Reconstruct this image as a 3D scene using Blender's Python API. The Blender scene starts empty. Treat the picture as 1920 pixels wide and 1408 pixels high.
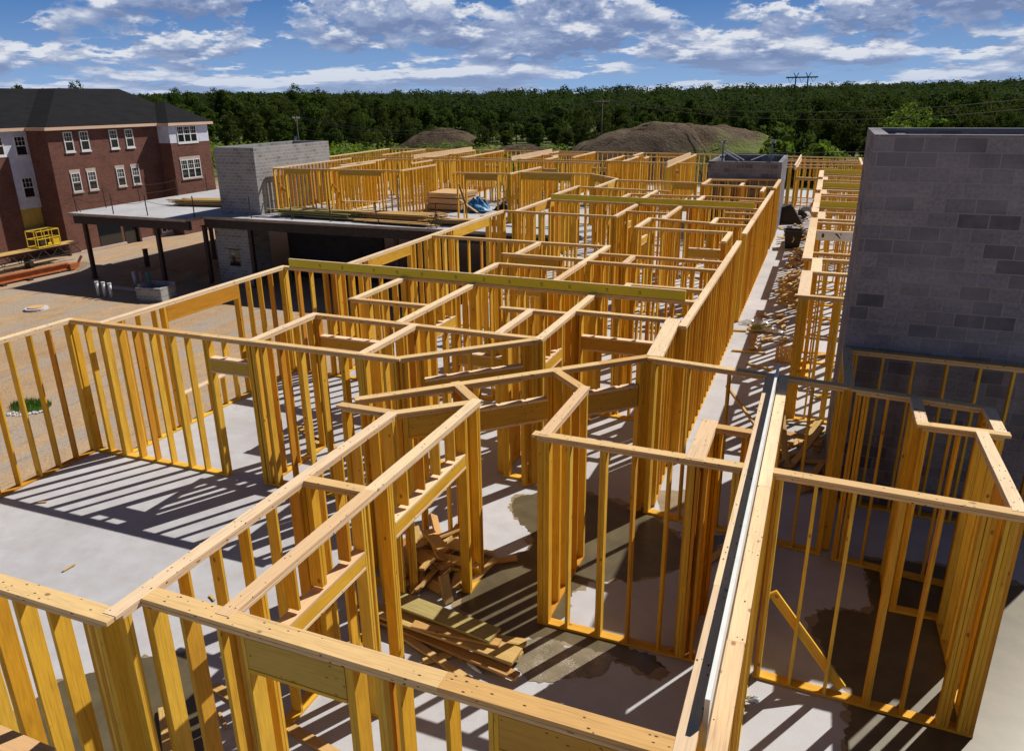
import bpy, math, random
from mathutils import Vector, Matrix
R = random.Random(7)
scene = bpy.context.scene
COL = scene.collection
rad = math.radians

# ------------------------------------------------------------------ camera
FPX, PITCH, ROLL, YAW, CAMZ = 1431.69, 0.346433, -0.0118, -0.382793, 6.6
def cam_axes():
    cy, sy, cp, sp = math.cos(YAW), math.sin(YAW), math.cos(PITCH), math.sin(PITCH)
    fwd = Vector((sy*cp, cy*cp, -sp)); right = Vector((cy, -sy, 0)); down = fwd.cross(right)
    c, s = math.cos(ROLL), math.sin(ROLL)
    return right*c - down*s, right*s + down*c, fwd
CR, CD, CF = cam_axes()
def ray(px, py): return CR*((px-960)/FPX) + CD*((py-704)/FPX) + CF
def bp(px, py, z):                      # pixel -> point on the plane at height z
    r = ray(px, py); t = (z-CAMZ)/r.z; return Vector((r.x*t, r.y*t, z))
def at(px, py, Y):                      # pixel -> point on the vertical plane y = Y
    r = ray(px, py); t = Y/r.y; return Vector((r.x*t, Y, CAMZ+r.z*t))
cd = bpy.data.cameras.new('camera'); cam = bpy.data.objects.new('camera', cd); COL.objects.link(cam)
M = Matrix((CR, -CD, -CF)).transposed().to_4x4(); M.translation = (0, 0, CAMZ)
cam.matrix_world = M
cd.sensor_width = 36; cd.lens = FPX/1920*36; cd.clip_end = 6000; cd.clip_start = 0.1
scene.camera = cam

# ------------------------------------------------------------------ materials
class NT:
    def __init__(s, name):
        s.m = bpy.data.materials.new(name); s.m.use_nodes = True
        s.t = s.m.node_tree; s.b = s.t.nodes['Principled BSDF']
    def n(s, typ, **kw):
        nd = s.t.nodes.new(typ)
        for k, v in kw.items():
            if k.startswith('_'): nd.inputs[k[1:].replace('_', ' ')].default_value = v
            else: setattr(nd, k, v)
        return nd
    def l(s, a, b): s.t.links.new(a, b)
    def math(s, op, a, b=None, clamp=False):
        nd = s.t.nodes.new('ShaderNodeMath'); nd.operation = op; nd.use_clamp = clamp
        for i, v in enumerate((a, b)):
            if v is None: continue
            if isinstance(v, (int, float)): nd.inputs[i].default_value = v
            else: s.l(v, nd.inputs[i])
        return nd.outputs[0]
    def mix(s, f, a, b, mode='MIX'):
        nd = s.t.nodes.new('ShaderNodeMix'); nd.data_type = 'RGBA'; nd.blend_type = mode
        for i, v in ((0, f), (6, a), (7, b)):
            if isinstance(v, (int, float)): nd.inputs[i].default_value = v
            elif isinstance(v, tuple): nd.inputs[i].default_value = (*v, 1)
            else: s.l(v, nd.inputs[i])
        return nd.outputs[2]
    def ramp(s, f, pts):
        nd = s.t.nodes.new('ShaderNodeValToRGB'); e = nd.color_ramp.elements
        while len(e) < len(pts): e.new(0.5)
        for x, (p, c) in zip(e, pts): x.position = p; x.color = (*c, 1) if isinstance(c, tuple) else (c, c, c, 1)
        s.l(f, nd.inputs[0]); return nd.outputs[0]
    def noise(s, vec, scale, detail=4, rough=.55, dist=0):
        nd = s.n('ShaderNodeTexNoise', _Scale=scale, _Detail=detail, _Roughness=rough, _Distortion=dist)
        if vec is not None: s.l(vec, nd.inputs['Vector'])
        return nd.outputs[0]
    def comb(s, x, y, z=0.0):
        nd = s.t.nodes.new('ShaderNodeCombineXYZ')
        for i, v in enumerate((x, y, z)):
            if isinstance(v, (int, float)): nd.inputs[i].default_value = v
            else: s.l(v, nd.inputs[i])
        return nd.outputs[0]
    def bump(s, h, strength=.3, dist=.01):
        nd = s.n('ShaderNodeBump', _Strength=strength, _Distance=dist); s.l(h, nd.inputs['Height']); s.l(nd.outputs[0], s.b.inputs['Normal'])
    def col(s, c):
        if isinstance(c, tuple): s.b.inputs['Base Color'].default_value = (*c, 1)
        else: s.l(c, s.b.inputs['Base Color'])
    def rough(s, v):
        if isinstance(v, (int, float)): s.b.inputs['Roughness'].default_value = v
        else: s.l(v, s.b.inputs['Roughness'])

def mat_wood(name, c1, c2, c3, nails=0.0, wear=0.3, grain=.55, stamp=False):
    k = NT(name); uv = k.n('ShaderNodeUVMap'); sp = k.n('ShaderNodeSeparateXYZ'); k.l(uv.outputs[0], sp.inputs[0])
    u, v = sp.outputs[0], sp.outputs[1]
    bid = k.math('FLOOR', k.math('DIVIDE', u, 100.0))
    oi = k.n('ShaderNodeObjectInfo')
    seed = k.math('ADD', bid, k.math('MULTIPLY', oi.outputs['Random'], 37.0))
    wn = k.n('ShaderNodeTexWhiteNoise', noise_dimensions='1D'); k.l(seed, wn.inputs['W'])
    base = k.ramp(wn.outputs[0], [(0, c3), (.12, c1), (.35, c2), (.5, tuple(x*.88 for x in c1)), (.68, c1), (.82, c2), (.93, c3)])
    so = k.math('MULTIPLY', wn.outputs[0], 91.0)
    g = k.noise(k.comb(k.math('ADD', k.math('MULTIPLY', u, 1.6), so), k.math('MULTIPLY', v, 55.0), seed), 1.0, 3, .6, .6)
    gr = k.ramp(g, [(.3, 1-grain*.55), (.5, 1.0), (.72, 1-grain*.8)])
    c = k.mix(1.0, base, gr, 'MULTIPLY')
    # broad blotches / weathering
    b = k.noise(k.comb(k.math('ADD', k.math('MULTIPLY', u, 2.2), so), k.math('MULTIPLY', v, 7.0), seed), 1.0, 3, .6)
    c = k.mix(k.ramp(b, [(.45, 0.0), (.75, wear)]), c, tuple(x*.55 for x in c3))
    # knots
    vo = k.n('ShaderNodeTexVoronoi', _Scale=1.0, _Randomness=1.0); k.l(k.comb(k.math('ADD', k.math('MULTIPLY', u, 3.1), so), k.math('MULTIPLY', v, 4.6), seed), vo.inputs['Vector'])
    kn = k.ramp(vo.outputs['Distance'], [(.03, 1.0), (.075, .75), (.11, 0.0)])
    c = k.mix(k.math('MULTIPLY', kn, .75), c, (.12, .045, .015))
    if nails:
        vn = k.n('ShaderNodeTexVoronoi', _Scale=1.0, _Randomness=.9); k.l(k.comb(k.math('MULTIPLY', u, 11.0), k.math('MULTIPLY', v, 20.0), seed), vn.inputs['Vector'])
        nb = k.noise(k.comb(k.math('MULTIPLY', u, 4.0), 0.0, seed), 1.0, 0)
        sel = k.math('GREATER_THAN', nb, .47)
        nm = k.math('MULTIPLY', k.math('LESS_THAN', vn.outputs['Distance'], .15), sel)
        c = k.mix(k.math('MULTIPLY', nm, nails), c, (.03, .02, .02))
    k.col(c); k.rough(.72); k.b.inputs['Specular IOR Level'].default_value = .25
    k.bump(g, .25, .002)
    return k.m
MW = {}
MW['stud'] = mat_wood('stud_pine', (.80, .44, .032), (.82, .52, .065), (.62, .28, .022), grain=.5, wear=.35)
MW['plate'] = mat_wood('sunlit_plate_pine', (.84, .63, .42), (.86, .67, .42), (.76, .52, .30), nails=.95, wear=.18, grain=.4)  # paler than the studs: sunlight on the tops put into the colour
MW['plate2'] = mat_wood('brown_plate_pine', (.76, .50, .23), (.80, .57, .27), (.66, .39, .14), nails=.95, wear=.25, grain=.45)
MW['shade_lvl'] = mat_wood('shaded_header_board', (.60, .38, .055), (.58, .38, .07), (.58, .31, .045), nails=.7, wear=.25, grain=.35)  # header wood with the shade on its face put into the tone
MW['lumber'] = mat_wood('loose_lumber', (.66, .43, .17), (.60, .42, .15), (.55, .31, .11), wear=.35)
MW['greenlumber'] = mat_wood('treated_lumber', (.42, .36, .13), (.47, .38, .15), (.36, .30, .12), wear=.4)
MW['osb'] = mat_wood('plywood', (.68, .43, .22), (.64, .42, .22), (.60, .36, .18), wear=.2, grain=.3)
MW['fascia'] = mat_wood('fascia_board', (.72, .50, .36), (.74, .54, .40), (.66, .44, .30), wear=.15, grain=.3)

def mat_beam():
    k = NT('coated_beam'); uv = k.n('ShaderNodeUVMap'); n1 = k.noise(uv.outputs[0], 1.5, 3); n2 = k.noise(uv.outputs[0], 30, 2)
    c = k.mix(k.ramp(n1, [(.35, 0.0), (.7, .5)]), (.70, .61, .02), (.60, .55, .03)); c = k.mix(k.ramp(n2, [(.5, 0.0), (.8, .25)]), c, (.30, .27, .05))
    k.col(c); k.rough(.5); return k.m
MB_ = mat_beam()

def mat_concrete():
    k = NT('slab_concrete'); tc = k.n('ShaderNodeTexCoord'); o = tc.outputs['Object']
    a = k.noise(o, .35, 4, .6); b = k.noise(o, 3.0, 6, .65); d = k.noise(o, 60, 3, .6); e = k.noise(o, 9, 3, .5)
    c = k.ramp(a, [(.3, (.38, .385, .415)), (.5, (.46, .475, .52)), (.7, (.51, .52, .565))])
    c = k.mix(k.ramp(b, [(.35, .35), (.6, 0.0)]), c, (.34, .31, .31))
    c = k.mix(k.ramp(d, [(.3, .25), (.5, 0.0)]), c, (.30, .28, .27))
    c = k.mix(k.ramp(e, [(.66, 0.0), (.74, .4)]), c, (.46, .36, .26))
    k.col(c); k.rough(k.ramp(b, [(.3, .6), (.7, .85)])); k.bump(d, .2, .003); return k.m
M_SLAB = mat_concrete()

def mat_puddle(name, c, r=.12, speck=False):
    k = NT(name); tc = k.n('ShaderNodeTexCoord'); o = tc.outputs['Object']
    n = k.noise(o, 2.5, 5, .6); cc = k.mix(k.ramp(n, [(.35, 0.0), (.7, 1.0)]), c, tuple(x*1.6 for x in c))
    if speck:
        s = k.noise(o, 55, 4, .75); s2 = k.noise(o, 4, 3, .6); cc = k.mix(k.ramp(k.math('ADD', s, k.math('MULTIPLY', s2, .5)), [(.80, 0.0), (.90, .75)]), cc, (.55, .52, .47))  # pale specks paint glints into the wet colour
    k.col(cc); k.rough(r); return k.m
M_WET = mat_puddle('wet_concrete', (.085, .070, .040), .34); M_WET2 = mat_puddle('damp_concrete', (.16, .135, .09), .35, True)
M_DRY = mat_puddle('damp_edge_concrete', (.21, .16, .10), .5)

def mat_block(name, c1, c2, c3, mortar, w=.4, h=.2, ms=.006, dark=.12, bmp=.5):
    k = NT(name); uv = k.n('ShaderNodeUVMap')
    wob = k.n('ShaderNodeTexNoise', _Scale=4.0); k.l(uv.outputs[0], wob.inputs['Vector'])
    va = k.n('ShaderNodeVectorMath', operation='MULTIPLY_ADD'); k.l(wob.outputs['Color'], va.inputs[0]); va.inputs[1].default_value = (.006, .006, 0); k.l(uv.outputs[0], va.inputs[2])
    br = k.n('ShaderNodeTexBrick', _Scale=1.0, _Mortar_Size=ms, _Mortar_Smooth=.2, _Brick_Width=w, _Row_Height=h, offset=.5, _Bias=0.0)
    k.l(va.outputs[0], br.inputs['Vector'])
    for nm, v in (('Color1', 0.0), ('Color2', 1.0), ('Mortar', 0.5)): br.inputs[nm].default_value = (v, v, v, 1)
    cb = k.ramp(br.outputs['Color'], [(0, c3), (dark*.6, c3), (dark+.02, tuple((a+b)/2 for a, b in zip(c1, c3))), (dark+.16, c1), (.6, c2), (1, tuple(x*.9 for x in c1))])
    n = k.noise(uv.outputs[0], 18 if w > .3 else 5, 5, .7); n2 = k.noise(uv.outputs[0], .8, 4, .6); n3 = k.noise(uv.outputs[0], 140, 2)
    cb = k.mix(k.ramp(n, [(.38, .6), (.6, 0.0)]), cb, tuple(x*.55 for x in c1)); cb = k.mix(k.ramp(n2, [(.4, .35), (.62, 0.0)]), cb, tuple(x*1.25 for x in c2))
    nm_ = k.mix(k.ramp(n2, [(.4, .0), (.7, .5)]), mortar, tuple(x*.7 for x in mortar))
    st = k.n('ShaderNodeMapping'); st.inputs['Scale'].default_value = (.35, 5.0, 1); k.l(uv.outputs[0], st.inputs[0]); sn = k.noise(st.outputs[0], 1.0, 4, .6)
    cb = k.mix(k.ramp(sn, [(.42, 0.0), (.7, .35)]), cb, tuple(x*.6 for x in c1)); c = k.mix(br.outputs['Fac'], cb, nm_)
    k.col(c); k.rough(.92); k.b.inputs['Specular IOR Level'].default_value = .12; k.bump(k.math('ADD', k.math('MULTIPLY', br.outputs['Fac'], -.8), k.math('MULTIPLY', n3, .5)), bmp, .006); return k.m
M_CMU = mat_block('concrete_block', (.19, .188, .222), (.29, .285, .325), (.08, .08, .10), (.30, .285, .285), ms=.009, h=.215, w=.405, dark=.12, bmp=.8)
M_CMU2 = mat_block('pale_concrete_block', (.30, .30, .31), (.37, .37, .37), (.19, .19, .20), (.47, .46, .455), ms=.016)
M_CMUD = mat_block('shade_dark_block', (.045, .042, .045), (.055, .05, .052), (.03, .03, .03), (.06, .055, .05))  # near-black copy of the block; shade under the floor put into its colour
M_BRICK = mat_block('red_brick', (.155, .058, .042), (.195, .076, .054), (.09, .038, .032), (.23, .165, .145), w=.22, h=.075, ms=.008, dark=.25, bmp=.3)

def mat_simple(name, c, r=.7, var=.25, scale=3, metal=0.0, bump=0.0):
    k = NT(name); tc = k.n('ShaderNodeTexCoord'); n = k.noise(tc.outputs['Object'], scale, 5, .6)
    k.col(k.mix(k.ramp(n, [(.35, 0.0), (.7, 1.0)]), tuple(x*(1-var) for x in c), tuple(min(1, x*(1+var)) for x in c)))
    k.rough(r); k.b.inputs['Metallic'].default_value = metal
    if bump: k.bump(n, bump, .02)
    return k.m
S = {}
S['roof'] = mat_block('asphalt_shingles', (.013, .013, .016), (.017, .017, .020), (.010, .010, .012), (.007, .007, .009), w=.9, h=.16, ms=.01, dark=.2, bmp=.3)
S['wrap'] = mat_simple('house_wrap', (.62, .66, .78), .5, .12, 2)
S['sheath'] = mat_simple('yellow_sheathing', (.62, .43, .09), .7, .12, 2)
S['stone'] = mat_simple('stone_trim', (.48, .40, .36), .8, .1)
S['whiteframe'] = mat_simple('white_vinyl', (.75, .75, .76), .4, .05)
S['steel'] = mat_simple('primer_steel', (.055, .028, .022), .6, .3, 4)
S['fireproof'] = mat_simple('dark_beam_steel', (.045, .035, .034), .8, .3, 6)
S['yellow'] = mat_simple('yellow_paint', (.70, .50, .03), .4, .15)
S['orange'] = mat_simple('orange_paint', (.45, .14, .045), .5, .2)
S['darkmetal'] = mat_simple('dark_metal', (.06, .055, .05), .5, .3, 4, .5)
S['pvc'] = mat_simple('white_pvc', (.60, .63, .68), .4, .06)
S['pink'] = mat_simple('pink_pipe', (.50, .26, .26), .5, .1)
S['teal'] = mat_simple('teal_pipe', (.06, .32, .32), .5, .1)
S['pole'] = mat_simple('grey_pole_timber', (.10, .075, .055), .9, .3, 2)
S['insul'] = mat_simple('pale_insulator', (.55, .55, .52), .4, .1)
S['blacktarp'] = mat_simple('black_tarp', (.012, .012, .014), .45, .3)
S['bluetarp'] = mat_simple('blue_tarp', (.02, .18, .42), .45, .3, 3)
S['blackplastic'] = mat_simple('black_plastic', (.015, .014, .014), .35, .3)
S['film'] = mat_simple('clear_white_film', (.62, .66, .70), .15, .25, 6)
S['shirt'] = mat_simple('grey_blue_shirt', (.36, .42, .52), .9, .15)
S['jeans'] = mat_simple('dark_trousers', (.05, .055, .08), .9, .2)
S['skin'] = mat_simple('skin', (.42, .24, .16), .6, .1)
S['hair'] = mat_simple('dark_hair', (.015, .01, .01), .7, .2)
S['bark'] = mat_simple('bark', (.07, .05, .035), .95, .3, 4)
S['whiteboard'] = mat_simple('white_primed_board', (.74, .77, .76), .45, .08, 5)
S['grass'] = mat_simple('grass', (.16, .30, .04), .9, .4, 2)
S['bluegrey'] = mat_simple('blue_grey_form', (.10, .16, .24), .6, .3, 3)
S['galv'] = mat_simple('galvanised', (.45, .47, .50), .4, .15, 5, .6)
S['slabedge'] = mat_simple('slab_edge', (.40, .33, .27), .85, .25, 1.5)

def mat_glass():
    k = NT('window_glass'); k.col((.012, .016, .02)); k.rough(.06); k.b.inputs['Specular IOR Level'].default_value = .8; return k.m
S['glass'] = mat_glass()

def mat_leaf(name, c1, c2, c3):
    k = NT(name); tc = k.n('ShaderNodeTexCoord'); oi = k.n('ShaderNodeObjectInfo')
    gm = k.n('ShaderNodeNewGeometry'); n = k.noise(tc.outputs['Object'], .45, 3, .6)
    wn = k.n('ShaderNodeTexWhiteNoise', noise_dimensions='3D'); k.l(gm.outputs['Position'], wn.inputs['Vector'])
    c = k.mix(k.ramp(n, [(.35, 0.0), (.65, 1.0)]), c1, c2); c = k.mix(k.math('MULTIPLY', oi.outputs['Random'], .8), c, c3)
    k.col(c); k.rough(.9); k.b.inputs['Specular IOR Level'].default_value = .08
    tr = k.n('ShaderNodeBsdfTranslucent'); tcol = k.mix(1.0, c, (1.25, 1.3, .7), 'MULTIPLY'); k.l(tcol, tr.inputs[0]); ms = k.n('ShaderNodeMixShader', _Fac=.38)
    k.l(k.b.outputs[0], ms.inputs[1]); k.l(tr.outputs[0], ms.inputs[2]); k.l(ms.outputs[0], k.t.nodes['Material Output'].inputs[0])
    return k.m
S['leafA'] = mat_leaf('leaves_dark', (.026, .050, .011), (.050, .083, .018), (.070, .088, .024))
S['leafB'] = mat_leaf('leaves_mid', (.052, .092, .017), (.085, .13, .025), (.05, .075, .018))
S['leafC'] = mat_leaf('leaves_light', (.14, .21, .035), (.19, .28, .045), (.11, .17, .03))
S['leafF'] = mat_leaf('leaves_far', (.024, .045, .014), (.042, .068, .020), (.028, .043, .016))

def mat_ground():
    k = NT('earth_ground'); tc = k.n('ShaderNodeTexCoord'); o = tc.outputs['Object']; sp = k.n('ShaderNodeSeparateXYZ'); k.l(o, sp.inputs[0])
    a = k.noise(o, .12, 5, .6); b = k.noise(o, 1.2, 6, .65); d = k.noise(o, 9, 4, .6)
    st = k.n('ShaderNodeMapping'); st.inputs['Scale'].default_value = (.9, .1, 1); st.inputs['Rotation'].default_value = (0, 0, rad(12)); k.l(o, st.inputs[0])
    e = k.noise(st.outputs[0], 1.0, 4, .6, .5)
    c = k.ramp(a, [(.3, (.40, .265, .15)), (.5, (.47, .325, .19)), (.7, (.43, .32, .215))])
    c = k.mix(k.ramp(b, [(.35, .45), (.6, 0.0)]), c, (.30, .205, .135)); c = k.mix(k.ramp(d, [(.3, .3), (.55, 0.0)]), c, (.25, .17, .11))
    c = k.mix(k.ramp(e, [(.50, 0.0), (.60, .75)]), c, (.34, .30, .26))
    e2 = k.noise(st.outputs[0], 2.2, 5, .65, 2.5); c = k.mix(k.ramp(e2, [(.56, 0.0), (.66, .4)]), c, (.20, .145, .10))
    # grass beyond the site
    edge = k.math('ADD', sp.outputs[1], k.math('MULTIPLY', k.math('SUBTRACT', a, .5), 60.0))
    gx = k.math('MULTIPLY', k.math('SUBTRACT', edge, 88.0), .12, True)
    gcol = k.mix(k.ramp(k.noise(o, .06, 4, .6), [(.4, 0.0), (.6, 1.0)]), (.075, .115, .02), (.15, .17, .035))
    gcol = k.mix(k.ramp(b, [(.4, .5), (.6, 0.0)]), gcol, (.05, .07, .015))
    k.col(k.mix(gx, c, gcol)); k.rough(.95); k.bump(k.math('ADD', b, d), .5, .08); return k.m
M_GROUND = mat_ground()
def mat_mound():
    k = NT('excavated_earth'); tc = k.n('ShaderNodeTexCoord'); o = tc.outputs['Object']; gm = k.n('ShaderNodeNewGeometry'); sp = k.n('ShaderNodeSeparateXYZ'); k.l(o, sp.inputs[0])
    b = k.noise(o, .5, 6, .7); d = k.noise(o, 3, 4, .7); a = k.noise(o, .07, 3, .5)
    c = k.ramp(b, [(.3, (.06, .038, .020)), (.5, (.13, .082, .044)), (.7, (.18, .115, .06))]); c = k.mix(k.ramp(d, [(.4, .6), (.6, 0.0)]), c, (.07, .05, .03))
    side = k.math('ADD', k.math('MULTIPLY', sp.outputs[0], .062), k.math('MULTIPLY', k.math('SUBTRACT', a, .5), 3.0))
    g = k.ramp(side, [(.50, 0.0), (.8, 1.0)])
    g = k.math('MAXIMUM', g, k.ramp(k.math('ADD', a, k.math('MULTIPLY', b, .5)), [(.87, 0.0), (.95, .8)]))
    c = k.mix(g, c, (.14, .17, .03)); k.col(c); k.rough(.95); k.bump(k.math('ADD', b, d), .9, .5); return k.m
M_MOUND = mat_mound()

# ------------------------------------------------------------------ mesh building
class MB:
    def __init__(s): s.v = []; s.f = []; s.uv = []; s.mi = []; s.mats = []
    def mi_(s, m):
        if m not in s.mats: s.mats.append(m)
        return s.mats.index(m)
    def face(s, pts, uvs=None, m=None):
        b = len(s.v); s.v += [tuple(p) for p in pts]; s.f.append(tuple(range(b, b+len(pts))))
        s.uv.append(uvs or [(p[0], p[1]) for p in pts]); s.mi.append(s.mi_(m) if m else 0)
    def board(s, p0, p1, w, t, up=(0, 0, 1), ch=.003, m=None, roll=0.0, bow=0.0):
        """board from p0 to p1, t across 'side', w along 'up'; grain along it"""
        p0, p1 = Vector(p0), Vector(p1); d = p1-p0; L = d.length; d = d/L; up = Vector(up)
        sd = d.cross(up)
        if sd.length < 1e-4: sd = d.cross(Vector((1, 0, 0)))
        sd.normalize(); up = sd.cross(d).normalized()
        if roll: q = Matrix.Rotation(roll, 3, d); sd = q@sd; up = q@up
        a, b = t/2, w/2; c = min(ch, a*.4, b*.4)
        sec = [(-a+c, -b), (a-c, -b), (a, -b+c), (a, b-c), (a-c, b), (-a+c, b), (-a, b-c), (-a, -b+c)]
        per = [0]
        for i in range(8):
            x, y = sec[i], sec[(i+1) % 8]; per.append(per[-1]+math.hypot(x[0]-y[0], x[1]-y[1]))
        u0 = 100*R.randint(1, 400)+R.random()*20+1; base = len(s.v); v0 = R.random()*3
        for pt in (p0, p1):
            for x, y in sec: s.v.append(tuple(pt+sd*x+up*y))
        k = s.mi_(m) if m else 0
        for i in range(8):
            j = (i+1) % 8; s.f.append((base+i, base+j, base+8+j, base+8+i)); s.uv.append([(u0, v0+per[i]), (u0, v0+per[i+1]), (u0+L, v0+per[i+1]), (u0+L, v0+per[i])]); s.mi.append(k)
        s.f.append(tuple(base+i for i in reversed(range(8)))); s.uv.append([(u0+sec[i][0]*.3, v0+sec[i][1]) for i in reversed(range(8))]); s.mi.append(k)
        s.f.append(tuple(base+8+i for i in range(8))); s.uv.append([(u0+sec[i][0]*.3, v0+sec[i][1]) for i in range(8)]); s.mi.append(k)
    def box(s, lo, hi, m=None, skip=''):
        """plain box with UVs in metres on every face"""
        x0, y0, z0 = lo; x1, y1, z1 = hi
        q = [((x0, y0, z0), (x1, y0, z0), (x1, y0, z1), (x0, y0, z1), 0, 2), ((x1, y1, z0), (x0, y1, z0), (x0, y1, z1), (x1, y1, z1), 0, 2),
             ((x0, y1, z0), (x0, y0, z0), (x0, y0, z1), (x0, y1, z1), 1, 2), ((x1, y0, z0), (x1, y1, z0), (x1, y1, z1), (x1, y0, z1), 1, 2),
             ((x0, y0, z1), (x1, y0, z1), (x1, y1, z1), (x0, y1, z1), 0, 1), ((x0, y1, z0), (x1, y1, z0), (x1, y0, z0), (x0, y0, z0), 0, 1)]
        for i, f in enumerate(q):
            if str(i) in skip: continue
            s.face(f[:4], [(p[f[4]], p[f[5]]) for p in f[:4]], m)
    def tube(s, pts, r, n=8, m=None, r1=None):
        pts = [Vector(p) for p in pts]; base = len(s.v); k = s.mi_(m) if m else 0; N = len(pts)
        for i, p in enumerate(pts):
            d = (pts[min(i+1, N-1)]-pts[max(i-1, 0)]).normalized(); a = d.orthogonal().normalized()
            a = (Vector((0, 0, 1)).cross(d)).normalized() if abs(d.z) < .9 else (Vector((1, 0, 0)).cross(d)).normalized(); b = d.cross(a)
            rr = r if r1 is None else r+(r1-r)*i/(N-1)
            for j in range(n):
                t = 2*math.pi*j/n; s.v.append(tuple(p+a*(rr*math.cos(t))+b*(rr*math.sin(t))))
        for i in range(N-1):
            for j in range(n):
                q = (j+1) % n; s.f.append((base+i*n+j, base+i*n+q, base+(i+1)*n+q, base+(i+1)*n+j)); s.uv.append([(0, 0), (0, 1), (1, 1), (1, 0)]); s.mi.append(k)
        for i, rev in ((0, True), (N-1, False)):
            ids = [base+i*n+j for j in range(n)]
            if rev: ids.reverse()
            s.f.append(tuple(ids)); s.uv.append([(0, 0)]*n); s.mi.append(k)
    def mesh(s, name, mat=None, smooth=False):
        me = bpy.data.meshes.new(name); me.from_pydata(s.v, [], s.f)
        ul = me.uv_layers.new(name='UVMap'); flat = [c for f in s.uv for uv in f for c in uv]; ul.data.foreach_set('uv', flat)
        for m in (s.mats or [mat]): me.materials.append(m)
        if s.mats: me.polygons.foreach_set('material_index', s.mi)
        if smooth: me.polygons.foreach_set('use_smooth', [True]*len(me.polygons))
        me.update(); return me
    def build(s, name, mat=None, parent=None, smooth=False):
        o = bpy.data.objects.new(name, s.mesh(name, mat, smooth)); COL.objects.link(o)
        if parent: o.parent = parent
        return o
def tag(o, label, cat=None, group=None, kind=None):
    if label: o['label'] = label
    if cat: o['category'] = cat
    if group: o['group'] = group
    if kind: o['kind'] = kind
    return o
def thing(name, label, cat, loc=(0, 0, 0), rz=0, group=None):
    o = bpy.data.objects.new(name, None); COL.objects.link(o); o.location = loc; o.rotation_euler = (0, 0, rz); o.empty_display_size = .2
    return tag(o, label, cat, group)
def inst(name, me, parent=None, loc=(0, 0, 0), rot=(0, 0, 0), scale=None):
    o = bpy.data.objects.new(name, me); COL.objects.link(o); o.location = loc; o.rotation_euler = rot
    if scale: o.scale = scale
    if parent: o.parent = parent
    return o
def dup(root, loc, rz=0, label=None, scale=None):
    r = root.copy(); COL.objects.link(r); r.location = loc; r.rotation_euler = (0, 0, rz)
    if label: r['label'] = label
    if scale: r.scale = scale
    for ch in root.children:
        c = ch.copy(); COL.objects.link(c); c.parent = r
        for g in ch.children:
            q = g.copy(); COL.objects.link(q); q.parent = c
    return r
# ------------------------------------------------------------------ setting: ground, slab
def poly_prism(name, pts, z0, z1, mat_top, mat_side=None, kind=None):
    b = MB(); n = len(pts)
    b.face([(x, y, z1) for x, y in pts], [(x, y) for x, y in pts], mat_top)
    b.face([(x, y, z0) for x, y in reversed(pts)], None, mat_side or mat_top)
    for i in range(n):
        p, q = pts[i], pts[(i+1) % n]; L = math.hypot(p[0]-q[0], p[1]-q[1])
        b.face([(p[0], p[1], z0), (q[0], q[1], z0), (q[0], q[1], z1), (p[0], p[1], z1)], [(0, z0), (L, z0), (L, z1), (0, z1)], mat_side or mat_top)
    o = b.build(name)
    if kind: o['kind'] = kind
    return o
GZ = -4.4
slab = [(-13.22, -7), (9, -7), (9, 62.2), (-46.2, 62.2), (-45.55, 36.0), (-35.7, 36.0), (-35.7, 37.4), (-11.12, 37.4), (-11.12, 15.5), (-12.42, 15.5), (-12.42, 10.06), (-13.22, 10.06)]
poly_prism('floor_slab', slab, -.16, 0, M_SLAB, S['slabedge'], 'structure')

g = MB()
NX = 60
xs = [-4000, -1500, -700, -400]+[-260+i*10 for i in range(45)]+[260, 400, 700, 1500, 4000]
ys = [-4000, -300, -60, -20]+[i*8 for i in range(0, 32)]+[270, 320, 400, 600, 1000, 2000, 5000]
rg = random.Random(3)
vg = {}
for i, x in enumerate(xs):
    for j, y in enumerate(ys):
        z = GZ + (rg.uniform(-.12, .12) if (y > 62 or x < -62) else rg.uniform(-.03, .03)); vg[i, j] = len(g.v); g.v.append((x, y, z))
for i in range(len(xs)-1):
    for j in range(len(ys)-1):
        g.f.append((vg[i, j], vg[i+1, j], vg[i+1, j+1], vg[i, j+1])); g.uv.append([(0, 0)]*4); g.mi.append(0)
go = g.build('ground', M_GROUND, smooth=True); go['kind'] = 'structure'

from mathutils import noise as mn
def mound(name, cx, cy, rx, ry, h, seed, flat=2.2):
    b = MB(); n, m = 56, 26; ids = {}
    for j in range(m+1):
        for i in range(n):
            a = 2*math.pi*i/n; q = j/m
            w = 1+.16*mn.noise(Vector((math.cos(a)*1.3, math.sin(a)*1.3, seed)))
            x, y = math.cos(a)*rx*q*w, math.sin(a)*ry*q*w
            z = h*(1-q**flat)**1.35
            z += (mn.noise(Vector((x*.12, y*.12, seed)))*.7+mn.noise(Vector((x*.5, y*.5, seed+3)))*.4+mn.noise(Vector((x*1.3, y*1.3, seed+7)))*.1-abs(mn.noise(Vector((math.atan2(y, x)*5, q*1.2, seed))))*.5)*min(1, (1-q)*4)*h/6
            ids[i, j] = len(b.v); b.v.append((x, y, z-.15))
    for j in range(m):
        for i in range(n):
            k = (i+1) % n
            b.f.append((ids[i, j], ids[i, j+1], ids[k, j+1], ids[k, j])); b.uv.append([(0, 0)]*4); b.mi.append(0)
    o = b.build(name, M_MOUND, smooth=True); o.location = (cx, cy, GZ); o['kind'] = 'structure'; return o
p = at(1275, 236, 118); mound('dirt_mound', p.x, 118, 23, 13, p.z-GZ+.4, 2.0, 2.6)
p = at(832, 241, 150); mound('dirt_mound', p.x, 150, 17, 9, p.z-GZ+.3, 5.0, 1.6)
p = at(1000, 275, 112); mound('dirt_mound', p.x, 112, 22, 6, p.z-GZ+.4, 9.0, 1.6)

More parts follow.
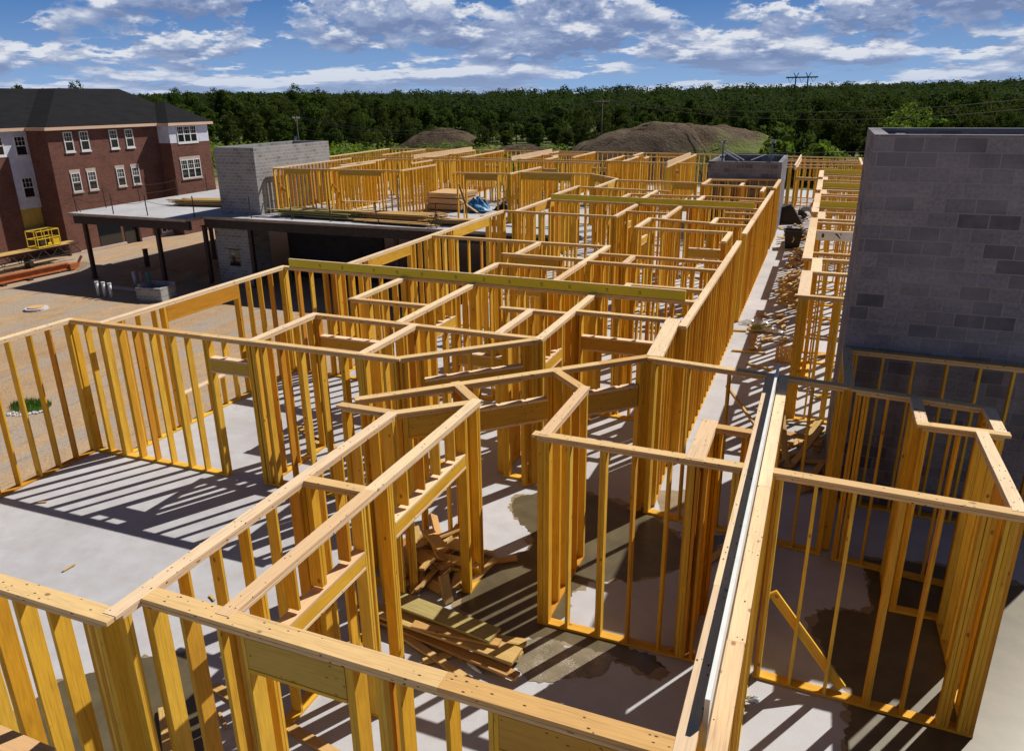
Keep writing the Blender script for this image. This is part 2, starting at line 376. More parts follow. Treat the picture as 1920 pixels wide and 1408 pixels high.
# wet patches on the slab, outlines read off the floor plane
def puddle(pts, mat, z=.003, seed=0, jag=.05, nm='puddle', grow=0):
    if mat is M_WET and not grow: puddle(pts, M_DRY, z-.0014, seed+20, jag*1.3, 'damp_patch', .07)
    out = []; n = len(pts)
    if grow:
        c0 = sum((Vector(q) for q in pts), Vector((0, 0)))/n; pts = [tuple(Vector(q)+(Vector(q)-c0).normalized()*grow) for q in pts]
    for i in range(n):
        a, b2 = Vector(pts[i]), Vector(pts[(i+1) % n]); L = (b2-a).length; k = max(2, int(L/.035))
        nr = Vector(((b2-a).y, -(b2-a).x)).normalized()
        for j in range(k):
            t = j/k; q = a.lerp(b2, t); s_ = math.sin(math.pi*t)
            q = q+nr*(mn.noise(Vector((q.x*4, q.y*4, seed)))*jag*2.2*min(1, s_*2)+mn.noise(Vector((q.x*17, q.y*17, seed)))*jag*.9*min(1, s_*3))
            out.append((q.x, q.y))
    b = MB(); c = sum((Vector(q) for q in out), Vector((0, 0)))/len(out)
    b.v = [(x, y, 0) for x, y in out]; b.f = [tuple(range(len(out)))]; b.uv = [[(0, 0)]*len(out)]; b.mi = [0]
    o = b.build(nm, mat); o.location = (0, 0, z); o['kind'] = 'structure'
    if o.data.polygons[0].normal.z < 0: o.data.flip_normals()
    return o
puddle([(-4.44, 11.05), (-4.0, 11.5), (-3.3, 11.7), (-2.2, 11.5), (-1.5, 10.76), (-.83, 11.15), (-.9, 10.4), (-1.39, 9.88), (-1.91, 9.4), (-2.45, 9.2), (-2.62, 8.95), (-2.63, 8.12), (-1.84, 8.04), (-1.1, 7.75), (-1.3, 7.55), (-2.0, 7.7), (-2.6, 7.75), (-3.2, 7.6), (-4.0, 7.9), (-4.25, 8.5), (-4.03, 8.95), (-3.6, 9.6), (-3.75, 10.1), (-4.3, 10.6)], M_WET, .0030, 1)
puddle([(-2.75, 7.75), (-1.7, 7.72), (-1.9, 7.3), (-2.5, 6.95), (-3.0, 7.1), (-3.1, 7.5)], M_WET2, .0062, 2)
puddle([(1.2, 11.2), (2.4, 11.4), (4.4, 11.0), (5.4, 9.0), (5.0, 6.0), (1.3, 6.6), (.9, 7.3), (1.0, 8.15), (.71, 8.63), (.52, 9.13), (.62, 9.6), (1.3, 9.9)], M_WET, .0035, 3)
puddle([(-7.6, 5.2), (-7.35, 5.57), (-6.9, 5.85), (-6.16, 5.3), (-5.6, 4.9), (-5.3, 4.3), (-5.6, 3.7), (-6.35, 3.4), (-7.85, 3.3), (-8.6, 3.6), (-7.85, 4.25), (-8.0, 4.8)], M_WET, .0032, 4)
puddle([(-.5, 6.1), (.25, 6.2), (.35, 5.7), (-.2, 5.5)], M_WET2, .0068, 5)
puddle([(-2.2, 12.2), (-1.6, 12.5), (-1.3, 12.0), (-1.9, 11.5)], M_DRY, .0036, 6)

# ------------------------------------------------------------------ stud walls
_sm = {}
def member_mesh(L, w, t, mat, var, nm):
    """upright member of length L, w along the wall, t through it; shared by copies"""
    key = (round(L, 3), w, t, mat, var)
    if key not in _sm:
        b = MB(); q = random.Random(hash(key[:3]) % 999+var); dx = q.uniform(-.004, .004)
        b.board((0, 0, 0), (dx, 0, L), t, w, up=(0, 1, 0), ch=.004)
        _sm[key] = b.mesh(nm, MW[mat])
    return _sm[key]
WG = 'stud walls of the framed floor'
nwall = [0]
def wall(label, p0, p1, ops=(), t=.14, top=2.76, extra=(), e0=2, e1=2, base=True, name='stud_wall', group=WG, spacing=.406, brace=(), pm=None):
    p0, p1 = Vector(p0), Vector(p1); d = p1-p0; L = d.length; ang = math.atan2(d.y, d.x)
    nwall[0] += 1
    dd = abs(math.sin(ang)); off = 0.0 if dd > .9 else (.0035 if dd < .3 else .007); off += (nwall[0] % 3)*.0011
    w = thing(name, label, 'wall', (p0.x, p0.y, 0), ang, group); pm = pm or ('plate' if dd > .9 else 'plate2')
    top = top-off; pb = top-.078
    # plates
    q = MB()
    q.board((0, 0, pb+.019), (L, 0, pb+.019), .037, t-.002)
    x = -t*.5+.001; xe = L+t*.5-.001; cuts = [x]
    while cuts[-1] < xe-4.5: cuts.append(cuts[-1]+R.uniform(2.4, 3.9))
    cuts.append(xe)
    for a, b in zip(cuts, cuts[1:]):
        zz = R.uniform(-.0006, .0006); q.board((a, R.uniform(-.003, .003), top-.019+zz), (b-.003, R.uniform(-.003, .003), top-.019+zz), .037, t)
    q.build('top_plate', MW[pm], w)
    spans = []; x = 0
    for o in sorted(ops):
        if len(o) < 5 or o[4] is None: spans.append((x, o[0])); x = o[1]
    spans.append((x, L))
    if base:
        q = MB()
        for a, b in spans:
            if b-a > .08: q.board((a, 0, .019+.002+off*.3), (b, 0, .019+.002+off*.3), .037, t-.003)
        q.build('bottom_plate', MW['stud'], w)
    zb = .040; Ls = pb-zb; sdp = (.092 if .2 < t < .25 else t-.004)
    xs_ = []
    for k in range(e0): xs_.append(.021+k*.0395)
    for k in range(e1): xs_.append(L-.021-k*.0395)
    for o in ops:
        for s_, xx in ((-1, o[0]), (1, o[1])): xs_ += [xx+s_*.02, xx+s_*.0595]
    for e in extra: xs_ += [e-.0395, e, e+.0395]
    k = spacing
    while k < L-.1:
        xs_.append(k+R.uniform(-.014, .014))
        if R.random() < .16: xs_.append(xs_[-1]+.0392)
        k += spacing
    used = []
    def inop(xx):
        for o in ops:
            if o[0]+.015 < xx < o[1]-.015: return o
    for xx in xs_:
        if xx < 0 or xx > L or any(abs(xx-u) < .0385 for u in used): continue
        o = inop(xx)
        if o is None:
            used.append(xx); inst('stud', member_mesh(Ls, .038, sdp, 'stud', R.randrange(7), 'stud'), w, (xx, 0, zb), (0, R.uniform(-.0015, .0015), R.uniform(-.03, .03)))
        else:
            used.append(xx)
            if o[2] < pb-.12: inst('cripple_stud', member_mesh(round(pb-o[2]-.042, 2), .038, t-.006, 'stud', R.randrange(3), 'cripple_stud'), w, (xx, 0, pb-round(pb-o[2]-.042, 2)))
            if len(o) > 4 and o[4]: inst('cripple_stud', member_mesh(round(o[4]-.04-zb, 2), .038, t-.006, 'stud', R.randrange(3), 'cripple_stud'), w, (xx, 0, zb))
    for o in ops:
        a, b, ht, hb = o[:4]; gap = .002
        ht2 = min(ht, pb-.002)
        pl = ht < pb-.12; hm = MW['shade_lvl' if dd < .9 else 'stud']; q = MB()  # headers facing the view take the tone with shade painted in
        q.board((a+gap, 0, hb+.019), (b-gap, 0, hb+.019), .036, t); q.build('header_plate', MW['plate' if pl else 'stud'], w)
        if pl: q = MB(); q.board((a+gap, 0, ht-.019), (b-gap, 0, ht-.019), .036, t); q.build('header_plate', MW['plate'], w)
        zt = ht-.039 if pl else ht2
        for s_ in (-1, 1): q = MB(); q.board((a+gap, s_*(t/2-.022), (zt+hb+.039)/2), (b-gap, s_*(t/2-.022), (zt+hb+.039)/2), zt-hb-.041, .038); q.build('header', hm, w)
        if len(o) > 4 and o[4]:
            q = MB(); q.board((a+gap, 0, o[4]-.019), (b-gap, 0, o[4]-.019), .037, t); q.build('sill_plate', MW['plate'], w)
    for (xa, za, xb, zb_) in brace:
        q = MB(); q.board((xa, t/2+.022, za), (xb, t/2+.022, zb_), .089, .038, up=(0, 1, 0)) if False else q.board((xa, t/2+.021, za), (xb, t/2+.021, zb_), .115, .037, up=Vector((zb_-za, 0, xa-xb)).normalized())
        q.build('diagonal_brace', MW['stud'], w)
    return w
# ---- near rooms
wall('outer stud wall running off the left edge of the frame above the dirt', (-13.12, 4.2), (-13.12, 9.93))
wall('long stud wall facing the bare slab at left, with the single door opening beside a triple post', (-13.12, 9.97), (-6.0, 10.03), [(3.35, 4.17, 2.36, 2.08)], extra=(.8, 4.3, 6.45))
wall('outer left stud wall with a wide window opening and low sill above the dirt yard', (-12.33, 10.0), (-12.33, 15.36), [(1.5, 3.6, 2.68, 2.36, .74)])
wall('short divider wall going back from the triple post of the long left wall', (-8.87, 10.04), (-8.87, 11.84))
wall('cross wall with a cripple-topped header behind the long left wall', (-8.87, 11.85), (-4.25, 11.80), [(.12, 1.62, 2.34, 2.1), (3.1, 3.95, 2.34, 2.1)], extra=(2.2,))
wall('short divider wall between two small rooms left of the angled header wall', (-6.67, 10.06), (-6.67, 11.8))
wall('angled wall with a wide header and cripples, the rear one of the two diagonal walls', (-6.0, 10.05), (-4.27, 11.76), [(.4, 2.15, 2.33, 2.03)], e0=3, e1=3)
wall('wall with a small sunlit door header meeting the far end of the rear diagonal wall', (-4.24, 11.8), (-4.24, 15.22), [(.15, 1.05, 2.27, 2.03)])
wall('cross wall with a full-width cripple row and header ending at the wide plate of the corridor', (-4.2, 13.76), (-2.3, 13.74), [(.15, 1.75, 2.27, 1.98)])
wall('short closet wall left of the cripple-row cross wall', (-5.03, 11.88), (-5.03, 13.5))
wall('short cross wall capping the narrow closet behind the rear diagonal wall', (-5.6, 13.52), (-4.3, 13.52))
wall('long divider wall from the header cross wall back to the near yellow beam', (-7.03, 11.92), (-7.03, 15.26), [(1.3, 2.2, 2.3, 2.05)])
wall('short divider wall meeting the near yellow beam at left of its middle', (-8.82, 13.2), (-8.82, 15.28))
wall('short cross wall in front of the left half of the near yellow beam', (-8.85, 13.15), (-7.1, 13.17))
wall('full-width cross wall carrying the near yellow beam', (-12.33, 15.41), (-2.18, 15.2), extra=(2.0, 3.6, 5.3, 8.2))
wall('near length of the long sunlit corridor wall', (-2.07, 13.4), (-2.07, 22.5), e0=3)
wall('short recessed length of corridor wall in the jog after its near length', (-2.48, 22.4), (-2.48, 24.0))
wall('middle length of the long sunlit corridor wall', (-2.07, 23.9), (-2.07, 35.6), e0=3)
wall('short recessed length of corridor wall in the farther jog', (-2.5, 35.35), (-2.5, 37.0))
wall('far length of the long sunlit corridor wall beside the low block shaft', (-2.07, 36.9), (-2.07, 40.75), e0=3)
wall('short wall with extra wide plate where the diagonal wall meets the corridor wall', (-2.2, 11.62), (-2.3, 13.62), t=.26, e0=4)
wall('front diagonal wall with two cripple-topped door headers', (-5.62, 8.32), (-2.3, 11.48), [(1.56, 2.82, 2.32, 1.96), (3.25, 4.4, 2.3, 1.92)], extra=(3.0,), e0=3, e1=4)
wall('short angled wall running forward from the middle of the front diagonal wall', (-3.47, 10.37), (-2.86, 9.78), e0=3, e1=3)
wall('short wall ending at the corner post in front of the wet floor', (-2.83, 9.75), (-2.83, 8.1), e0=2, e1=2)
wall('stud wall with one thick post standing in front of the wet floor at centre right', (-2.9, 8.06), (-.5, 8.03), extra=(.1, 1.9), e0=3)
wall('stud wall with a diagonal brace right of the double beam wall', (-.12, 8.03), (2.2, 7.92), extra=(2.02,), e1=4, brace=((.1, 1.15, .98, .08),))
wall('short wall with wide plate standing between the front wall and the small square bay', (-1.0, 8.1), (-1.0, 9.1), t=.2)
wall('short cross wall closing the small square bay left of the double beam wall', (-.9, 9.04), (-.5, 9.02))
wall('tiny angled return wall at the sharp corner of the two sloping plates', (-4.62, 9.32), (-4.09, 8.8), e0=1)
wall('wall of two cripple-topped headers leading down to the debris pile', (-4.07, 8.76), (-4.07, 3.92), [(.5, 2.35, 2.2, 1.98), (2.98, 4.45, 2.2, 1.98)], e0=3)
wall('parallel sloping stud wall left of the two-header wall', (-4.93, 7.96), (-4.93, 3.6), extra=(1.95,))
wall('front wall running off the lower left corner beside the damp floor', (-9.2, 3.54), (-4.95, 3.54), e1=3, t=.175)
wall('front wall with the large header, its broad nailed plate crossing the foreground', (-4.86, 3.87), (-.52, 3.83), [(1.06, 1.98, 2.68, 2.34), (3.22, 4.1, 2.68, 2.34)], extra=(2.3,), t=.175)
wall('short front piece of the small angled closet left of the diagonal wall', (-5.7, 8.04), (-5.0, 8.04))
wall('short angled wall with a dark header closing the small closet', (-4.88, 8.07), (-4.12, 8.72), [(.12, .88, 2.68, 2.36)], e0=1, e1=1)
wall('short cross piece tying the two parallel sloping walls together', (-4.86, 6.07), (-4.14, 6.07))
wall('cross wall in the block tower shadow crossing under the double beam', (-2.2, 11.42), (.6, 11.1), spacing=.6)
wall('short wall in shadow at the foot of the tall block tower', (.65, 11.2), (.65, 12.95))
wall('cross wall in front of the small closet under the tall block tower', (.75, 11.04), (2.32, 10.86), extra=(.12,))
wall('stud wall standing directly against the tall block tower', (.74, 12.93), (3.9, 12.82), spacing=.45)
wall('left side wall of the small closet under the tall block tower', (1.48, 10.86), (1.48, 10.08))
wall('front wall of the small closet under the tall block tower', (1.48, 10.0), (2.36, 10.0))
wall('right side wall of the small closet under the tall block tower', (2.33, 10.78), (2.33, 10.08))
wall('sloping wall from the small closet to the corner post at the right edge', (2.12, 9.92), (2.15, 8.0), e1=4)
wall('left half of the double beam wall, its plate in the board\'s shadow', (-.41, 11.2), (-.41, 2.9), t=.13, extra=(1.4, 3.2, 5.6))
wall('right half of the double beam wall, its nailed plate in full sun', (-.22, 11.2), (-.22, 2.9), t=.13, extra=(1.4, 3.0, 5.2))
# ---- middle rooms
wall('left outer wall with two long window headers above the open yard', (-10.95, 15.5), (-10.95, 26.4), [(1.6, 3.8, 2.68, 2.42), (6.7, 9.5, 2.68, 2.4)], extra=(5.2,))
wall('outer wall length with a plywood-coloured header before the far yellow beam', (-10.45, 26.5), (-10.45, 31.6), [(2.0, 4.2, 2.68, 2.4)])
wall('outer wall length just behind the far yellow beam', (-10.75, 31.7), (-10.75, 35.3))
wall('cross wall at the jog of the left outer wall', (-10.95, 26.5), (-6.7, 26.3), extra=(1.5,))
wall('divider wall from that jog cross wall to the far yellow beam', (-6.65, 26.3), (-6.65, 29.9), [(1.2, 2.2, 2.3, 2.05)])
wall('cross wall midway between the two long yellow beams', (-10.9, 20.75), (-5.45, 20.6), extra=(2.6,))
wall('long divider wall with a knotty plate reaching forward to the near yellow beam', (-5.4, 20.65), (-5.4, 15.35))
wall('short closet side wall behind the midway cross wall', (-7.4, 18.8), (-7.4, 20.6))
wall('cross wall with a plain header left of the knotty divider', (-7.72, 18.75), (-5.45, 18.66), [(.3, 1.5, 2.68, 2.42)])
wall('short wall rising just behind the left part of the near yellow beam', (-7.4, 15.5), (-7.4, 17.4))
wall('short cross wall with a low rail behind the near yellow beam', (-7.36, 17.48), (-5.46, 17.42), [(.5, 1.6, 2.25, 1.98)])
wall('rear one of the twin cross walls right of the knotty divider', (-5.33, 19.55), (-2.15, 19.42))
wall('front one of the twin cross walls right of the knotty divider', (-5.33, 18.48), (-2.15, 18.4), [(1.0, 2.6, 2.2, 2.02)])
wall('tiny divider between the twin cross walls', (-4.4, 18.55), (-4.4, 19.45))
wall('cross wall close behind the right end of the near yellow beam', (-3.72, 16.28), (-2.15, 16.25))
wall('tiny side wall close behind the right end of the near yellow beam', (-3.75, 15.35), (-3.75, 16.3))
wall('cross wall meeting the corridor jog with a header and cripples at its right', (-5.4, 24.12), (-2.55, 24.05), [(1.7, 2.75, 2.2, 1.9)])
wall('short side wall left of the jog cross wall', (-5.4, 24.2), (-5.4, 26.2), [(.5, 1.4, 2.3, 2.05)])
wall('cross wall running from the short side wall to the little square closet', (-5.35, 26.2), (-3.3, 25.75))
wall('front wall of the little square closet beside the corridor wall', (-3.2, 25.6), (-2.15, 25.55))
wall('rear wall of the little square closet beside the corridor wall', (-3.2, 26.9), (-2.15, 26.88))
wall('left wall of the little square closet beside the corridor wall', (-3.26, 25.65), (-3.26, 26.85))
wall('divider wall reaching the middle of the far yellow beam', (-4.95, 26.2), (-4.95, 29.6))
wall('short cross wall under the left middle of the far yellow beam', (-6.58, 27.65), (-5.0, 27.55))
wall('full-width cross wall carrying the far yellow beam', (-10.4, 30.1), (-2.15, 29.55), extra=(2.4, 5.2))
wall('stub wall off the corridor wall just in front of the far yellow beam', (-3.1, 28.35), (-2.15, 28.3))
wall('stub wall off the corridor wall just behind the far yellow beam', (-3.0, 31.85), (-2.15, 31.7))
wall('short side wall behind the far yellow beam near its right end', (-4.6, 29.8), (-4.6, 33.0))
wall('cross wall between the far yellow beam and the low block shaft', (-4.55, 33.05), (-2.15, 32.7))
wall('short cross wall left of the side wall behind the far yellow beam', (-6.75, 32.9), (-4.65, 32.9), [(.4, 1.5, 2.3, 2.1)])
wall('cross wall two bays in front of the low block shaft', (-5.3, 37.6), (-2.15, 37.25), extra=(1.1,))
wall('short side wall at the left front corner of the low block shaft', (-5.35, 37.7), (-5.35, 40.2))
wall('short cross wall just in front of the low block shaft', (-5.3, 40.0), (-3.6, 40.1))
wall('cross wall touching the front face of the low block shaft', (-5.5, 40.72), (-2.15, 40.85))
wall('small divider directly in front of the low block shaft', (-3.6, 37.5), (-3.6, 38.6))
wall('long cross wall behind the far yellow beam at left', (-10.7, 35.1), (-6.35, 34.45), extra=(1.9,))
wall('divider wall between the far yellow beam and the cross wall behind it', (-6.87, 30.1), (-6.87, 34.4))
wall('closet side wall just behind the far yellow beam', (-7.72, 30.1), (-7.72, 32.9))
wall('closet cross wall just behind the far yellow beam', (-7.68, 32.95), (-6.95, 32.92))
wall('side wall with an orange header reaching the angled corner', (-9.85, 35.1), (-9.85, 39.1), [(2.0, 3.7, 2.68, 2.4)])
wall('long cross wall with a wide header toward the low block shaft', (-9.8, 38.65), (-5.45, 38.25), [(3.0, 4.0, 2.68, 2.4)])
# ---- angled bay and terrace front
wall('short straight wall before the angled bay of the rear wing', (-12.95, 41.5), (-11.9, 41.5))
wall('first facet of the angled bay of the rear wing', (-11.85, 41.45), (-10.85, 40.35), [(.3, 1.2, 2.68, 2.4)])
wall('second facet of the angled bay of the rear wing', (-10.8, 40.3), (-9.85, 39.2), [(.3, 1.15, 2.68, 2.4)])
wall('opening with a thick dark header beside the blue tarpaulin room', (-16.1, 41.6), (-13.0, 41.5), [(.1, 3.0, 2.68, 2.32)])
wall('opening with a pale header in front of the blue tarpaulin', (-19.5, 40.35), (-16.35, 40.45), [(.6, 2.45, 2.68, 2.35)])
wall('side wall going back from the pale-header opening', (-16.3, 40.5), (-16.1, 45.0), brace=((.5, .1, 2.2, 2.5),))
wall('terrace front wall with two openings beside the pale block shaft', (-32.1, 40.2), (-23.35, 40.65), [(.9, 2.6, 2.68, 2.4), (4.75, 7.5, 2.68, 2.4, .9)], extra=(3.8,), brace=((.2, 1.9, .8, 1.2), (4.05, 1.9, 4.65, 1.2)))
wall('left end wall of the rear wing against the pale block shaft', (-32.15, 40.3), (-32.15, 49.0))
wall('divider wall going back behind the first terrace opening', (-28.3, 40.8), (-28.3, 46.0))
wall('divider wall going back from the right end of the terrace front', (-23.35, 40.85), (-23.35, 45.2), brace=((3.0, 2.2, 4.3, .7),))
wall('divider wall in the rear wing reaching the corridor line at left', (-29.15, 43.2), (-29.15, 48.7))
wall('cross wall along the front of the rear wing corridor at left', (-29.2, 48.78), (-23.5, 48.85), extra=(2.0,))
wall('short divider wall hanging forward of the rear wing corridor', (-25.4, 45.8), (-25.4, 48.75))
wall('short cross wall high up near the pale block shaft', (-31.3, 45.0), (-28.4, 45.2))
wall('rear wing outer wall seen past the pale block shaft', (-34.7, 49.2), (-35.3, 59.8))
wall('long cross wall along the rear of the corridor at far left', (-32.8, 50.3), (-25.5, 51.2), extra=(3.1,))
wall('front long wall of the rear wing corridor', (-23.4, 49.6), (-13.5, 48.9), [(6.0, 7.0, 2.3, 2.05)], extra=(2.2, 4.9))
wall('rear long wall of the rear wing corridor', (-25.4, 51.3), (-11.2, 50.4), [(3.0, 4.0, 2.3, 2.05), (11.0, 12.0, 2.3, 2.05)], extra=(6.2, 8.8))
wall('long wall running on right of the rear wing corridor to the low block shaft', (-11.1, 50.35), (-6.9, 49.9), [(1.6, 2.5, 2.3, 2.05)])
wall('far outer wall of the building, left length with the rim against the mounds', (-35.2, 60.1), (-13.3, 59.1), [(3, 5, 2.68, 2.4, .8), (9, 11, 2.68, 2.4, .8), (15, 17, 2.68, 2.4, .8)])
wall('far outer wall of the building, right length behind the low block shaft', (-13.1, 59.05), (2.3, 56.7), [(1.5, 3.5, 2.68, 2.4, .8), (6, 8, 2.68, 2.4, .8)])
wall('far divider wall under the leftmost pale beam', (-27.0, 50.9), (-27.0, 59.4))
wall('far divider wall left of the leftmost pale beam', (-31.7, 52.7), (-31.7, 59.6))
wall('far divider wall right of the leftmost pale beam', (-24.4, 51.4), (-24.4, 59.3))
wall('far divider wall under the second pale beam', (-19.7, 51.1), (-19.7, 59.2))
wall('short far divider just right of the second pale beam', (-18.4, 53.9), (-18.4, 55.1))
wall('far divider wall sloping from the corridor right of the second pale beam', (-17.9, 51.0), (-17.9, 53.6))
wall('far cross wall tying the dividers right of the second pale beam', (-19.6, 55.2), (-16.8, 55.3))
wall('far divider wall midway between the second and third pale beams', (-16.72, 53.5), (-16.72, 59.2))
wall('far cross wall behind the midway divider', (-22.0, 57.0), (-16.8, 57.0))
wall('far divider with a bright plate left of the third pale beam', (-13.55, 50.8), (-13.55, 55.6))
wall('far divider just beside the bright plate one', (-12.4, 50.6), (-12.4, 55.1))
wall('short far divider touching the outer wall left of the third pale beam', (-12.95, 56.0), (-12.95, 59.0))
wall('far cross wall left of the third pale beam', (-13.5, 55.2), (-9.0, 55.0))
wall('far divider wall under the third pale beam', (-8.87, 47.0), (-8.87, 57.9))
wall('small far divider in front of the third pale beam', (-11.65, 53.6), (-11.65, 54.9))
wall('small far cross wall between dividers at the left of the rear corridor', (-31.6, 55.5), (-27.1, 55.8))
wall('second small far cross wall right of the leftmost pale beam', (-26.9, 54.6), (-24.5, 54.6))
# ---- far right
wall('end wall of the corridor with a tall door opening', (-2.3, 48.5), (.5, 48.2), [(.75, 1.9, 2.2, 2.02)], extra=(.3,))
wall('far dividing wall under the pale beam beyond the corridor end', (-1.63, 48.6), (-1.63, 55.0))
wall('far cross wall nearest the corridor end wall', (-2.45, 50.3), (2.0, 50.9))
wall('second far cross wall beyond the corridor end wall', (-2.5, 53.1), (1.8, 52.5))
wall('third far cross wall beyond the corridor end wall', (-2.55, 54.75), (1.8, 53.9))
wall('far right return wall beside the tall block tower', (1.95, 51.2), (1.95, 56.6))
RR = 'stud walls of the right-hand rooms along the corridor'
wall('nearest front wall of the right-hand rooms, thick posts beside the lumber scraps', (-.23, 16.46), (3.2, 16.4), group=RR, e0=5, extra=(.75,))
wall('nearest corridor-side wall of the right-hand rooms', (-.14, 16.55), (-.14, 18.85), t=.24, group=RR)
wall('second cross wall of the right-hand rooms', (-.14, 18.92), (3.2, 18.85), group=RR)
wall('set-back corridor-side wall after the nearest room', (.05, 19.0), (.05, 20.5), t=.24, group=RR)
wall('third cross wall of the right-hand rooms', (-.25, 20.56), (3.2, 20.5), group=RR)
wall('fourth cross wall of the right-hand rooms', (-.1, 21.42), (3.2, 21.3), group=RR)
wall('long corridor-side wall beside the black bin', (-.19, 20.6), (-.19, 27.7), t=.24, group=RR, extra=(2.2, 4.8))
wall('cross wall carrying the printed white board', (-.06, 25.15), (3.2, 24.95), group=RR)
wall('cross wall behind the printed white board', (-.06, 26.92), (3.2, 26.8), group=RR)
wall('twin cross wall just behind the one past the white board', (-.05, 27.66), (3.2, 27.5), group=RR)
wall('second set-back corridor-side wall', (.03, 27.75), (.03, 29.3), t=.24, group=RR)
wall('cross wall just in front of the first yellow beam at right', (-.05, 29.36), (3.2, 29.3), group=RR)
wall('corridor-side wall beside the crouching person', (-.2, 29.4), (-.2, 35.1), t=.24, group=RR, extra=(2.5,))
wall('cross wall carrying the first yellow beam at right', (-.1, 30.64), (3.2, 30.6), group=RR)
wall('cross wall behind the first yellow beam at right', (-.1, 34.4), (3.2, 34.2), group=RR)
wall('twin cross wall behind the first yellow beam at right', (.05, 35.05), (3.2, 34.9), group=RR)
wall('third set-back corridor-side wall', (.0, 35.2), (.0, 36.6), t=.24, group=RR)
wall('cross wall in front of the second yellow beam at right', (0, 36.66), (3.2, 36.6), group=RR)
wall('corridor-side wall between the second and third yellow beams', (-.2, 36.7), (-.2, 41.2), t=.24, group=RR)
wall('cross wall carrying the second yellow beam at right', (-.1, 37.5), (3.2, 37.3), group=RR)
wall('cross wall in front of the third yellow beam at right', (.05, 41.15), (3.2, 41.0), group=RR)
wall('fourth set-back corridor-side wall', (.0, 41.3), (.0, 42.6), t=.24, group=RR)
wall('second cross wall in front of the third yellow beam at right', (-.05, 43.4), (3.2, 43.1), group=RR)
wall('farthest corridor-side wall of the right-hand rooms', (-.22, 42.7), (-.22, 46.4), t=.24, group=RR)
wall('cross wall carrying the third yellow beam at right', (-.1, 44.4), (3.2, 44.1), group=RR)

# ---- beams standing on edge on the plates
def beam(label, p0, p1, h=.25, w=.05, mat=None, z=2.765, group='yellow beams standing on the top plates', rings=0):
    t = thing('beam', label, 'beam', (*p0, 0), math.atan2(p1[1]-p0[1], p1[0]-p0[0]), group); L = math.dist(p0, p1)
    q = MB(); q.box((0, -w/2, z), (L, w/2, z+h-.012)); q.build('beam_body', mat or MB_, t)
    q = MB(); q.board((0, 0, z+h-.006), (L, 0, z+h-.006), .012, w+.002); q.build('top_edge', MW['plate'], t)
    for k in range(rings):
        x = .95+k*(L-1.5)/max(1, rings-.5)+R.uniform(-.1, .1); c = MB(); pts = []
        for a in range(15):
            th = rad(-60+300*a/14)-.6; pts.append((x+.022*math.cos(th), -w/2-.001, z+h*.46+.028*math.sin(th)))
        c.tube(pts, .006, 5); c.tube([(x-.03, -w/2-.001, z+h*.46-.035), (x+.035, -w/2-.001, z+h*.46-.04)], .003, 5)
        c.build('ring_mark', S['darkmetal'], t)
    return t
beam('long yellow-green coated beam with small ring marks, nearest of the two long ones', (-12.1, 15.37), (-2.33, 15.17), .2, rings=12)
beam('long yellow-green coated beam farther back, ending near the low block shaft', (-10.3, 30.08), (-2.3, 29.52), .21)
beam('short yellow-green beam at right, nearest of the three beside the tall block tower', (-.08, 30.64), (3.0, 30.6), .22)
beam('short yellow-green beam at right, middle of the three beside the tall block tower', (-.05, 37.49), (3.0, 37.31), .22)
beam('short yellow-green beam at right, farthest of the three beside the tall block tower', (-.1, 44.39), (3.0, 44.12), .22)
PBG = 'pale beams on the far walls'
beam('leftmost pale yellow beam on the far divider walls', (-27.0, 49.0), (-27.0, 58.9), .26, .09, MW['plate'], group=PBG)
beam('second pale yellow beam from the left on the far divider walls', (-19.7, 49.2), (-19.7, 57.6), .26, .09, MW['plate'], group=PBG)
beam('third pale yellow beam, ending at the low block shaft', (-8.87, 47.1), (-8.87, 55.5), .26, .09, MW['plate'], group=PBG)
beam('pale beam pointing away beyond the corridor end wall', (-1.63, 46.2), (-1.63, 54.8), .26, .09, MW['plate'], group=PBG)
t = thing('edge_board', 'white primed board standing on edge between the two plates of the double wall', 'board', (-.317, 4.1, 0), 0)
q = MB(); q.board((0, 0, 2.75), (0, 7.1, 2.75), .40, .034, ch=.002); q.build('board_body', S['whiteboard'], t)
q = MB(); q.board((0, -.004, 2.75), (0, 0, 2.75), .40, .034, ch=.001); q.build('board_end', S['galv'], t)
# printed white board on the right
t = thing('printed_board', 'whitish printed board hung across a cross wall near the tall block tower', 'board', (-.05, 25.07, 0), rad(-3.4))
q = MB(); q.board((0, 0, 2.62), (3.1, 0, 2.62), .28, .03); q.build('board_body', S['whiteboard'], t)
for f_ in ([(.50, -.0175, 2.70), (.58, -.0175, 2.70), (.70, -.0175, 2.55), (.66, -.0175, 2.55)], [(.64, -.0175, 2.70), (.70, -.0175, 2.70), (.70, -.0175, 2.64)], [(.15, -.0175, 2.56), (.22, -.0175, 2.56), (.22, -.0175, 2.68), (.15, -.0175, 2.68)]):
    q = MB(); q.face(f_); q.build('printed_mark', S['darkmetal'], t)
